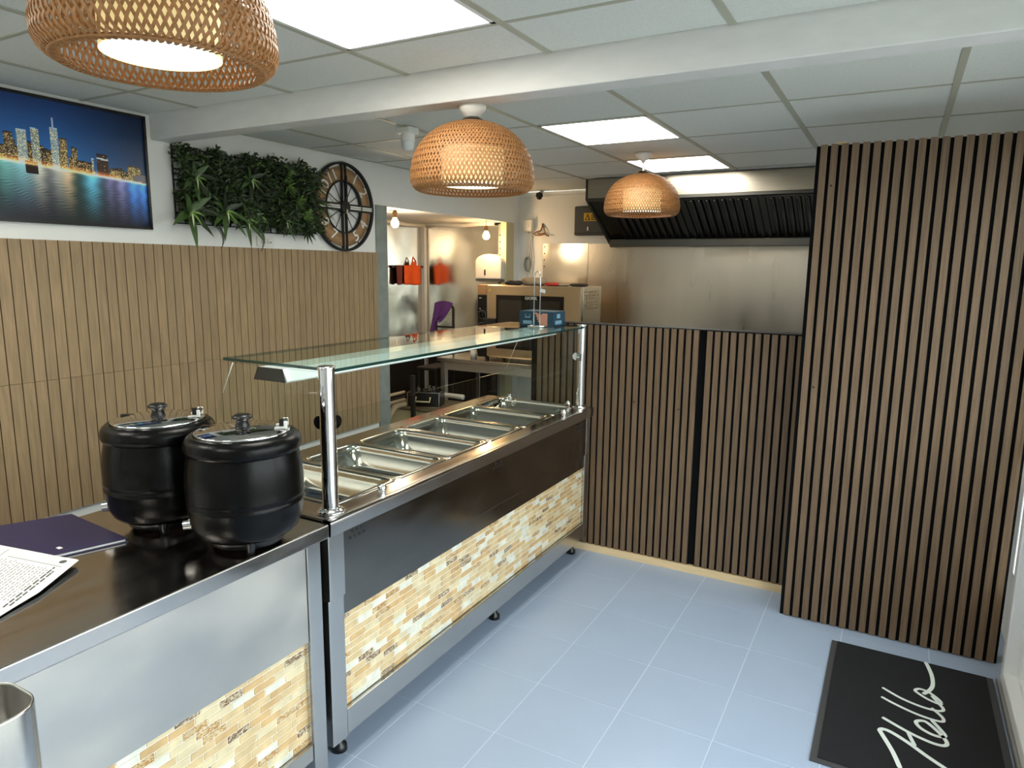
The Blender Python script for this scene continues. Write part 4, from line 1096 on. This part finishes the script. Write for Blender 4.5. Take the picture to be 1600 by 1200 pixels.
# ------------------------------------------------------------------ bin at the lower left
bn = thing('steel_bin', 'open stainless steel bin with rounded corners in front of the counter', 'bin', (-1.35, 0.45, 0))
B0 = (-1.456, 0.285, -1.296, 0.596)
rings = [rrect(B0[0], B0[1], B0[2], B0[3], 0.055, z_, 8) for z_ in (0.02, 0.856)] + [rrect(B0[0] + i_, B0[1] + i_, B0[2] - i_, B0[3] - i_, 0.055 - i_, z_, 8) for i_, z_ in ((0.001, 0.860), (0.004, 0.860), (0.005, 0.856), (0.005, 0.03), (0.02, 0.025))]
MB().loft(rings, cap0=True, cap1=True).build('body', 'steel', bn)
MB().box(-1.445, 0.30, 0.0, -1.31, 0.58, 0.02).build('base', 'black_plastic', bn)
MB().obox((-1.36, 0.43, 0.745), (0.06, 0.02, 0.0), (-0.02, 0.07, 0.01), (0, 0, 0.002)).build('crumpled_paper', 'paper', bn)

# ------------------------------------------------------------------ door mat
dm = thing('door_mat', 'black door mat with white handwritten Hello on the pale blue floor', 'door mat', (0.18, 2.8, 0))
MX0, MX1, MY0, MY1 = -0.126, 0.478, 2.354, 3.245
b = MB()
b.box(MX0, MY0, 0.0005, MX1, MY0 + 0.022, 0.006); b.box(MX0, MY1 - 0.006, 0.0005, MX1, MY1, 0.006)
b.box(MX0, MY0 + 0.022, 0.0005, MX0 + 0.024, MY1 - 0.006, 0.006); b.box(MX1 - 0.024, MY0 + 0.022, 0.0005, MX1, MY1 - 0.006, 0.006)
b.build('rubber_border', 'mat_rubber', dm)
MB().box(MX0 + 0.024, MY0 + 0.022, 0.0005, MX1 - 0.024, MY1 - 0.006, 0.010).build('pile', 'mat_pile', dm)
STK = {
 'A': ([(0.1456, 2.4526), (0.1209, 2.5371), (0.0859, 2.6232), (0.0803, 2.6413), (0.0918, 2.6539), (0.12, 2.6468), (0.1707, 2.6133), (0.2269, 2.5662), (0.2900, 2.5200)], 0.016),
 'B': ([(0.0859, 2.7285), (0.1282, 2.7034), (0.1671, 2.6821), (0.2007, 2.6675), (0.2419, 2.6555), (0.2705, 2.6555), (0.2851, 2.6638), (0.29, 2.6812), (0.2811, 2.709), (0.2577, 2.7465), (0.2288, 2.7784), (0.2071, 2.7749), (0.1959, 2.757), (0.2104, 2.7283), (0.2437, 2.7087), (0.2728, 2.7085), (0.286, 2.7244), (0.2747, 2.752), (0.2468, 2.802)], 0.014),
 'C': ([(0.1692, 2.6808), (0.1773, 2.65), (0.1905, 2.6068)], 0.013),
 'D': ([(0.0798, 2.8699), (0.1228, 2.8452), (0.1903, 2.8173), (0.2427, 2.8069), (0.2772, 2.8086), (0.2864, 2.8228), (0.2789, 2.8475), (0.2497, 2.8869)], 0.012),
 'E': ([(0.0817, 2.9404), (0.1457, 2.8985), (0.2137, 2.8759), (0.2625, 2.8753), (0.285, 2.8862), (0.288, 2.9039), (0.2758, 2.9305), (0.2527, 2.9766)], 0.012),
 'F': ([(0.2852, 2.9407), (0.2757, 2.9286), (0.238, 2.9432), (0.2065, 2.9684), (0.1966, 2.9853), (0.2119, 3.0044), (0.2397, 2.9996), (0.2663, 2.9743), (0.2853, 2.9437)], 0.012),
 'G': ([(0.2241, 2.9724), (0.247, 3.0141), (0.2594, 3.0629), (0.2581, 3.1381), (0.2458, 3.2106), (0.2385, 3.2390)], 0.015)}
let = MB()
def smooth_path(P, k=6):
    P = [Vector(p) for p in P]; out = []
    for i in range(len(P) - 1):
        p0, p1, p2, p3 = P[max(i - 1, 0)], P[i], P[i + 1], P[min(i + 2, len(P) - 1)]
        for j in range(k):
            t = j / k
            out.append(0.5 * ((2 * p1) + (p2 - p0) * t + (2 * p0 - 5 * p1 + 4 * p2 - p3) * t * t + (3 * p1 - p0 - 3 * p2 + p3) * t ** 3))
    return out + [P[-1]]
zq = 0.0101
for key, (P, wd) in STK.items():
    S = smooth_path(P); vs = []; zq += 0.00008
    for i, p in enumerate(S):
        d_ = (S[min(i + 1, len(S) - 1)] - S[max(i - 1, 0)]).normalized(); n_ = Vector((-d_.y, d_.x))
        w_ = wd / 2 * (0.75 if i in (0, len(S) - 1) else 1)
        vs += [(p.x + n_.x * w_, p.y + n_.y * w_, zq + 0.0004), (p.x - n_.x * w_, p.y - n_.y * w_, zq + 0.0004), (p.x + n_.x * w_, p.y + n_.y * w_, zq - 0.0004), (p.x - n_.x * w_, p.y - n_.y * w_, zq - 0.0004)]
    fs = []
    for i in range(len(S) - 1):
        a = i * 4; fs += [(a, a + 1, a + 5, a + 4), (a + 2, a + 6, a + 7, a + 3), (a, a + 4, a + 6, a + 2), (a + 1, a + 3, a + 7, a + 5)]
    let._add(vs, fs)
let.build('hello_lettering', 'mat_white', dm)

# ------------------------------------------------------------------ kitchen: table and oven
tb = thing('steel_table', 'stainless steel work table carrying the oven at the back', 'table', (-2.7, 5.3, 0))
TX0, TX1, TY0, TY1, TZ = -3.50, -2.02, 4.95, 5.60, 0.873
MB().box(TX0, TY0, TZ - 0.034, TX1, TY1, TZ).build('top', 'steel', tb, bevel=0.003)
b = MB(); b.box(TX0 + 0.03, TY0 + 0.02, TZ - 0.105, TX1 - 0.03, TY0 + 0.035, TZ - 0.035); b.build('apron', 'steel_film', tb)
MB().box(TX0 + 0.03, TY0 + 0.03, TZ - 0.105, TX0 + 0.045, TY1 - 0.03, TZ - 0.035).build('side_apron', 'steel', tb)
for xx in (TX0 + 0.028, TX1 - 0.075):
    for yy in (TY0 + 0.012, TY1 - 0.06):
        MB().box(xx, yy, 0, xx + 0.048, yy + 0.048, TZ - 0.035).build('leg', 'steel', tb, bevel=0.003)
ov = thing('convection_oven', 'steel convection oven with black glass door and two knobs on the table', 'oven', (-2.64, 5.2, TZ))
OX0, OX1, OY0, OY1, OZ0, OZ1 = -3.117, -2.165, 5.0, 5.42, 0.903, 1.512
MB().box(OX0, OY0 + 0.03, OZ0, OX1, OY1, OZ1).build('body', 'oven_steel', ov, bevel=0.004)
dr_ = MB(); dr_.box(-3.022, OY0, OZ0 + 0.012, OX1 - 0.002, OY0 + 0.028, OZ1 - 0.004); dr_ = dr_.build('door', 'oven_steel', ov, bevel=0.004)
MB().box(-2.931, OY0 - 0.002, 0.985, -2.31, OY0 + 0.001, 1.432).build('window_frame', 'black_gloss', dr_)
MB().box(-2.905, OY0 - 0.0035, 1.01, -2.345, OY0 - 0.0015, 1.392).build('window_pane', pmat('oven_glass', (30, 27, 24), 0.04, 0.0, 0.9), dr_)
text('maker_lettering', 'GIORIK', 0.034, 'white_plastic', dr_, mtx(Vector((1, 0, 0)), Vector((0, 0, 1)), Vector((0, -1, 0)), (-2.603, OY0 - 0.003, 1.411)), 0.0005)
MB().prism([(-3.007, 1.462), (-2.977, 1.462), (-2.992, 1.492)], 'y', OY0 - 0.001, OY0).build('warning_sticker', 'yellow', dr_)
MB().box(-3.115, OY0 + 0.004, 1.43, -3.027, OY0 + 0.03, OZ1).build('brow_plate', pmat('oven_brow', (216, 176, 136), 0.3, 1.0), ov, bevel=0.003)
cp = MB().box(-3.115, OY0 + 0.004, OZ0, -3.027, OY0 + 0.03, 1.426).build('control_panel', 'black_gloss', ov, bevel=0.003)
for zz in (1.262, 1.160):
    k_ = MB().cyl((-3.070, OY0 + 0.004, zz), (-3.070, OY0 - 0.02, zz), 0.030, 0.026, n=24); k_ = k_.build('knob', 'black_plastic', cp)
    MB().box(-3.076, OY0 - 0.030, zz - 0.026, -3.064, OY0 - 0.019, zz + 0.026).build('knob_grip', 'black_gloss', k_)
    MB().lathe([(0.034, OY0 + 0.003), (0.034, OY0 + 0.0015), (0.037, OY0 + 0.0015), (0.037, OY0 + 0.003)], (-3.070, 0, zz), 28, axis='y').build('dial_ring', 'galv', k_)
MB().cyl((-3.090, OY0 + 0.004, 1.31), (-3.090, OY0 + 0.001, 1.31), 0.004, n=8).build('pilot_lamp', 'white_plastic', cp)
MB().box(-3.10, OY0 + 0.0025, 1.398, -3.075, OY0 + 0.0045, 1.404).build('panel_print', 'white_plastic', cp)
hn = MB(); hn.box(-3.03, OY0 - 0.04, 1.09, -2.94, OY0, 1.235); hn.build('handle_guard', 'black_matt', ov, bevel=0.008)
hn = MB(); hn.cyl((-2.985, OY0 - 0.05, 1.06), (-2.985, OY0 - 0.05, 1.18), 0.007, n=10); hn.build('handle', 'chrome', ov)
MB().box(OX1, OY0 + 0.05, OZ0 + 0.01, OX1 + 0.003, OY1 - 0.01, OZ1 - 0.012).build('side_panel', 'oven_steel', ov)
MB().box(OX1 + 0.002, OY0 + 0.032, OZ0, OX1 + 0.006, OY0 + 0.044, OZ1).build('hinge_strip', 'chrome', ov)
for r in range(6):
    for c in range(5):
        MB().obox((OX1 + 0.004, OY0 + 0.10 + c * 0.058, 1.47 - r * 0.026), (0.002, 0, 0.001), (0, 0.022, 0), (0.001, 0, 0.005)).build('vent_louvre', 'oven_steel', ov)
for xx in (OX0 + 0.06, OX1 - 0.06):
    for yy in (OY0 + 0.07, OY1 - 0.05):
        MB().cyl((xx, yy, TZ + 0.001), (xx, yy, OZ0 + 0.002), 0.018, n=12).build('foot', 'black_plastic', ov)

def pillow(name, mat, c, a, b_, h, label, cat, rot=0.0, group=None, seed=0):
    R = random.Random(seed); mb = MB(); rings = []
    n = 20
    for k, (s_, zz) in enumerate(((0.0, 0.0), (0.7, 0.0), (0.95, 0.2), (1.0, 0.5), (0.92, 0.8), (0.6, 0.98), (0.0, 1.0))):
        ring = []
        for i in range(n):
            t = 2 * PI * i / n
            q = (abs(math.cos(t)) ** 3 + abs(math.sin(t)) ** 3) ** (-1 / 3.0)
            x_, y_ = a * s_ * q * math.cos(t) * 0.9, b_ * s_ * q * math.sin(t) * 0.9
            hz = h * zz * (1 + 0.18 * math.sin(3 * t + seed) * s_)
            ring.append((c[0] + x_ * math.cos(rot) - y_ * math.sin(rot), c[1] + x_ * math.sin(rot) + y_ * math.cos(rot), c[2] + hz + 0.0005))
        rings.append(ring)
    mb.loft(rings)
    o = mb.build(name, mat, loc=c); return tag(o, label, cat, group)
pillow('oven_glove', 'glove_dark', (-2.83, 5.12, OZ1), 0.085, 0.05, 0.035, 'dark brown oven glove at the left end on top of the oven', 'oven glove', 0.2, None, 1)
pillow('oven_glove', 'glove', (-2.665, 5.17, OZ1), 0.13, 0.07, 0.062, 'big tan padded oven glove lying on top of the oven', 'oven glove', -0.05, None, 2)
pillow('red_packet', 'red', (-2.475, 5.13, OZ1), 0.075, 0.05, 0.026, 'flat red packet on the oven behind the wire stand', 'packet', 0.0, None, 3)
pillow('folded_cloth', 'glove', (-2.365, 5.12, OZ1), 0.05, 0.05, 0.02, 'small grey folded cloth between red packet and dark tray', 'cloth', 0.0, None, 4)
pillow('dark_tray', 'glove_dark', (-2.255, 5.16, OZ1), 0.085, 0.06, 0.022, 'flat dark tray at the right end on top of the oven', 'tray', 0.0, None, 5)
mugs = thing('white_mug', 'small white mug standing on the steel table under the oven knobs', 'mug', (-3.19, 5.06, TZ))
MB().lathe([(0.0, TZ + 0.001), (0.026, TZ + 0.001), (0.03, TZ + 0.07), (0.027, TZ + 0.07), (0.024, TZ + 0.008), (0.0, TZ + 0.008)], (-3.19, 5.06, 0), 20).build('cup', 'white_plastic', mugs)
MB().tube([(-3.165, 5.05, TZ + 0.055), (-3.145, 5.045, TZ + 0.05), (-3.143, 5.045, TZ + 0.03), (-3.163, 5.05, TZ + 0.02)], 0.004, 8).build('handle', 'white_plastic', mugs)

# ------------------------------------------------------------------ alcove things
dsp = thing('towel_dispenser', 'white paper towel dispenser with arched top on the steel jamb', 'dispenser', (-3.345, 5.6, 1.53))
arc = [(-3.478, 1.548), (-3.195, 1.548), (-3.195, 1.71)] + [(-3.336 + 0.141 * math.cos(PI * k / 8), 1.71 + 0.068 * math.sin(PI * k / 8)) for k in range(1, 8)] + [(-3.478, 1.71)]
MB().prism(arc, 'y', 5.535, 5.639).build('cover', 'white_plastic', dsp, bevel=0.012, seg=3)
MB().prism([(-3.475, 1.532), (-3.42, 1.522), (-3.25, 1.522), (-3.198, 1.535), (-3.198, 1.547), (-3.475, 1.547)], 'y', 5.545, 5.639).build('chute', pmat('grey_chute', (110, 110, 104), 0.5), dsp)
MB().box(-3.375, 5.532, 1.585, -3.360, 5.536, 1.635).build('level_window', 'black_matt', dsp)

hr = thing('hook_rail', 'short dark hook rail on the left steel sheet', 'rail', (XA, 5.38, 1.65))
MB().box(XA + 0.022, 5.13, 1.645, XA + 0.034, 5.61, 1.665).build('rail', 'dark_metal', hr)
for yy in (5.18, 5.56): MB().cyl((XA + 0.006, yy, 1.655), (XA + 0.023, yy, 1.655), 0.008, n=8).build('bracket', 'dark_metal', hr)
def cloth_panel(name, mat, y0, y1, z0, z1, x, label, cat, seed=0, neck=0.0):
    mb = MB(); NX, NZ = 14, 12; vs = []
    for side in (0, 1):
        for j in range(NZ + 1):
            for i in range(NX + 1):
                u_, v_ = i / NX, j / NZ
                vs.append((x + 0.012 * math.sin(u_ * 9 + seed) * (1 - v_ * 0.7) - side * 0.004, y0 + (y1 - y0) * u_, z0 + (z1 - z0) * v_ + 0.006 * math.sin(u_ * 7 + seed) * (1 - v_)))
    W_ = NX + 1; O_ = W_ * (NZ + 1)
    fs = []
    for j in range(NZ):
        for i in range(NX):
            a = j * W_ + i; fs += [(a, a + 1, a + W_ + 1, a + W_), (O_ + a, O_ + a + W_, O_ + a + W_ + 1, O_ + a + 1)]
    for i in range(NX): fs += [(i, O_ + i, O_ + i + 1, i + 1), (NZ * W_ + i, NZ * W_ + i + 1, O_ + NZ * W_ + i + 1, O_ + NZ * W_ + i)]
    for j in range(NZ): fs += [(j * W_, (j + 1) * W_, O_ + (j + 1) * W_, O_ + j * W_), (j * W_ + NX, O_ + j * W_ + NX, O_ + (j + 1) * W_ + NX, (j + 1) * W_ + NX)]
    mb._add(vs, fs, 0, True)
    return mb
apn = thing('orange_apron', 'bright orange apron hanging from the hook rail', 'apron', (XA + 0.05, 5.40, 1.48))
cloth_panel('a', 0, 5.275, 5.53, 1.485, 1.668, XA + 0.052, '', '').build('skirt', 'orange', apn)
MB().prism([(5.37, 1.660), (5.47, 1.660), (5.455, 1.72), (5.43, 1.69), (5.405, 1.715)], 'x', XA + 0.046, XA + 0.054).build('bib_top', 'orange', apn)
MB().tube([(XA + 0.05, 5.40, 1.70), (XA + 0.045, 5.42, 1.745), (XA + 0.05, 5.45, 1.715)], 0.006, 6).build('strap', 'orange', apn)
mc = thing('maroon_cloth', 'dark maroon cloth hanging on the hook rail behind the orange apron', 'cloth', (XA + 0.04, 5.22, 1.48))
cloth_panel('b', 0, 5.165, 5.268, 1.49, 1.668, XA + 0.044, '', '', 2).build('cloth', 'maroon', mc)

def bulb(label, p, top, mat, swing):
    t = thing('bare_bulb', label, 'light bulb', p, 'bare bulbs hanging in the alcove')
    x, y, z = p
    MB().lathe([(0.0, -0.034), (0.018, -0.030), (0.030, -0.014), (0.032, 0.0), (0.028, 0.016), (0.018, 0.034), (0.014, 0.045)], p, 24).build('glass', mat, t)
    MB().lathe([(0.013, 0.040), (0.017, 0.044), (0.019, 0.075), (0.012, 0.088), (0.0, 0.090)], p, 18).build('holder', 'brown_cable', t)
    b = MB()
    for s_ in swing: b.tube([(x, y, z + 0.085), (x + s_ * 0.015, y + s_ * 0.01, z + 0.10), (x + s_ * 0.03, y, top)], 0.003, 6)
    b.build('flex', 'brown_cable', t)
bulb('bare bulb on twin wires at the left of the alcove, under the lintel', (-3.36, 4.22, 1.975), OPZ + 0.003, 'bulb_dim', (-1, 1))
bulb('glowing warm bare bulb hanging in front of the right steel sheet', (-3.285, 5.42, 1.935), OPZ + 0.003, 'bulb', (0,))
l = bpy.data.lights.new('bulb_light', 'POINT'); l.energy = 5; l.color = (1.0, 0.62, 0.30); l.shadow_soft_size = 0.035
lo = bpy.data.objects.new('bulb_light', l); COL.objects.link(lo); lo.location = (-3.285, 5.42, 1.865)
l = bpy.data.lights.new('bulb_light', 'POINT'); l.energy = 5; l.color = (1.0, 0.74, 0.48); l.shadow_soft_size = 0.035
lo = bpy.data.objects.new('bulb_light', l); COL.objects.link(lo); lo.location = (-3.36, 4.22, 1.905)

st = thing('bar_stool', 'black metal stool frame with a twisted back post in the alcove', 'stool', (-3.66, 5.2, 0))
SX0, SX1, SY = -3.752, -3.562, 5.30
b = MB(); b.cyl((SX1, SY, 0), (SX1, SY, 1.285), 0.011, n=10); b.build('back_post', 'black_matt', st)
tw = MB(); tw.tube([(SX1 + 0.010 * math.cos(k * 0.9), SY + 0.010 * math.sin(k * 0.9), 1.10 + 0.0038 * k) for k in range(48)], 0.006, 6); tw.build('twisted_post', 'black_matt', st)
b = MB(); b.cyl((SX0, SY, 0), (SX0, SY, 1.285), 0.010, n=10); b.build('back_post', 'black_matt', st)
b = MB(); b.tube([(SX0, SY, 1.285), (SX0 + 0.03, SY, 1.32), ((SX0 + SX1) / 2, SY, 1.335), (SX1 - 0.03, SY, 1.32), (SX1, SY, 1.285)], 0.011, 8); b.build('top_rail', 'black_matt', st)
MB().box(SX0, SY - 0.008, 1.100, SX1, SY + 0.008, 1.116).build('cross_rail', 'black_matt', st)
MB().box(SX0 - 0.01, SY - 0.30, 0.735, SX1 + 0.01, SY + 0.01, 0.765).build('seat', 'black_matt', st, bevel=0.01)
for xx in (SX0, SX1): MB().cyl((xx, SY - 0.28, 0), (xx, SY - 0.28, 0.74), 0.010, n=10).build('front_leg', 'black_matt', st)
pw = MB()
NT = 18; NS = 12; vs = []
for side in (0, 1):
    for j in range(NS + 1):
        v_ = j / NS
        for i in range(NT + 1):
            u_ = i / NT
            x_ = SX0 - 0.05 * (1 - v_) ** 1.2 + (SX1 - SX0 - 0.01) * u_ * (0.45 + 0.55 * v_ ** 0.6) + 0.02 * u_
            z_ = 1.348 - 0.02 * (2 * u_ - 1) ** 2 - (1 - v_) * (0.29 - 0.09 * u_ + 0.05 * math.sin(u_ * 6))
            y_ = SY - 0.018 - 0.016 * math.sin(u_ * 12) * (1 - v_) - 0.02 * (1 - v_)
            vs.append((x_, y_ - side * 0.005, z_))
W_ = NT + 1; O_ = W_ * (NS + 1); fs = []
for j in range(NS):
    for i in range(NT):
        a = j * W_ + i; fs += [(a, a + 1, a + W_ + 1, a + W_), (O_ + a, O_ + a + W_, O_ + a + W_ + 1, O_ + a + 1)]
pw._add(vs, fs, 0, True)
o = pw.build('purple_towel', 'purple', loc=(-3.66, SY - 0.02, 1.1)); tag(o, 'purple towel draped over the back of the black stool', 'towel')

cb = thing('cream_cupboard', 'low cream cupboard in the alcove behind the serving counter', 'cupboard', (-3.38, 4.64, 0))
MB().box(-3.66, 4.43, 0.04, -3.10, 4.86, 0.505).build('carcass', 'cream', cb, bevel=0.004)
MB().box(-3.67, 4.40, 0.505, -3.09, 4.87, 0.522).build('top', pmat('cupboard_top', (96, 84, 66), 0.5), cb, bevel=0.003)
MB().box(-3.65, 4.412, 0.07, -3.385, 4.43, 0.50).build('door', 'cream', cb, bevel=0.003); MB().box(-3.38, 4.412, 0.07, -3.11, 4.43, 0.50).build('door', 'cream', cb, bevel=0.003)
MB().box(-3.62, 4.46, 0, -3.12, 4.84, 0.04).build('kickboard', 'black_matt', cb)
tbx = thing('tool_box', 'open black tool case with a pale handle on the cream cupboard', 'tool box', (-3.35, 4.58, 0.522))
c0 = Vector((-3.35, 4.58, 0.522)); ax_ = Vector((0.93, 0.36, 0)); ay_ = Vector((-0.36, 0.93, 0))
body = MB()
body.obox(c0 + Vector((0, 0, 0.062)), ax_ * 0.13, ay_ * 0.003, (0, 0, 0.06)); body.v = body.v
for s_ in (-1, 1):
    body.obox(c0 + ay_ * (0.09 * s_) + Vector((0, 0, 0.062)), ax_ * 0.13, ay_ * 0.004, (0, 0, 0.06))
    body.obox(c0 + ax_ * (0.13 * s_) + Vector((0, 0, 0.062)), ax_ * 0.004, ay_ * 0.094, (0, 0, 0.06))
body.obox(c0 + Vector((0, 0, 0.004)), ax_ * 0.13, ay_ * 0.09, (0, 0, 0.0035)); body.build('case', 'black_plastic', tbx)
ed = MB()
for q in (0.003, 0.121): ed.obox(c0 - ay_ * 0.0945 + Vector((0, 0, q)), ax_ * 0.134, ay_ * 0.002, (0, 0, 0.0025))
for s_ in (-1, 1): ed.obox(c0 - ay_ * 0.0945 + ax_ * (0.132 * s_) + Vector((0, 0, 0.062)), ax_ * 0.003, ay_ * 0.002, (0, 0, 0.06))
ed.build('metal_edge', 'steel', tbx)
h0 = c0 - ay_ * 0.10
MB().tube([h0 - ax_ * 0.06 + Vector((0, 0, 0.085)), h0 - ax_ * 0.06 - ay_ * 0.02 + Vector((0, 0, 0.05)), h0 + ax_ * 0.06 - ay_ * 0.02 + Vector((0, 0, 0.05)), h0 + ax_ * 0.06 + Vector((0, 0, 0.085))], 0.007, 8).build('handle', 'cream', tbx)
R = random.Random(9)
tl = MB()
for k in range(9):
    q = c0 + ax_ * R.uniform(-.1, .1) + ay_ * R.uniform(-.06, .06) + Vector((0, 0, 0.03))
    tl.tube([q, q + Vector((R.uniform(-.04, .04), R.uniform(-.03, .03), R.uniform(0.10, .17)))], R.uniform(0.006, 0.012), 8)
tl.build('tools', 'black_plastic', tbx)['kind'] = 'stuff'

def pipe(label, pts, r, mat):
    o = MB().tube(smooth3(pts), r, 12).build('waste_pipe', mat, loc=pts[0]); return tag(o, label, 'pipe')
def smooth3(P, k=5):
    P = [Vector(p) for p in P]; out = []
    for i in range(len(P) - 1):
        p0, p1, p2, p3 = P[max(i - 1, 0)], P[i], P[i + 1], P[min(i + 2, len(P) - 1)]
        for j in range(k):
            t = j / k
            out.append(0.5 * ((2 * p1) + (p2 - p0) * t + (2 * p0 - 5 * p1 + 4 * p2 - p3) * t * t + (3 * p1 - p0 - 3 * p2 + p3) * t ** 3))
    return out + [P[-1]]
pipe('upper tan pipe running along inside the alcove by the grey post', [(-3.39, 3.96, 0.665), (-3.39, 4.34, 0.665)], 0.012, 'copper')
pipe('lower tan pipe running along inside the alcove by the grey post', [(-3.39, 3.96, 0.605), (-3.39, 4.34, 0.605)], 0.012, 'copper')
pipe('bent tan waste trap pipe low in the alcove by the grey post', [(-3.40, 4.36, 0.56), (-3.40, 4.24, 0.56), (-3.40, 4.19, 0.52), (-3.40, 4.12, 0.47), (-3.40, 4.04, 0.44), (-3.40, 4.02, 0.40), (-3.40, 4.12, 0.34), (-3.40, 4.16, 0.20), (-3.40, 4.16, 0.002)], 0.022, 'copper')
pipe('white elbow pipe beside the cream cupboard and table leg', [(-3.462, 4.915, 0.002), (-3.462, 4.915, 0.47), (-3.455, 4.915, 0.51), (-3.43, 4.915, 0.542), (-3.39, 4.915, 0.550), (-3.20, 4.915, 0.550)], 0.022, 'pipe')
pst = MB().box(-3.345, 4.36, 0, -3.312, 4.385, 0.80).build('upright_board', pmat('dark_board', (34, 30, 26), 0.6), loc=(-3.33, 4.37, 0)); tag(pst, 'dark narrow upright between pipes and cream cupboard', 'board')
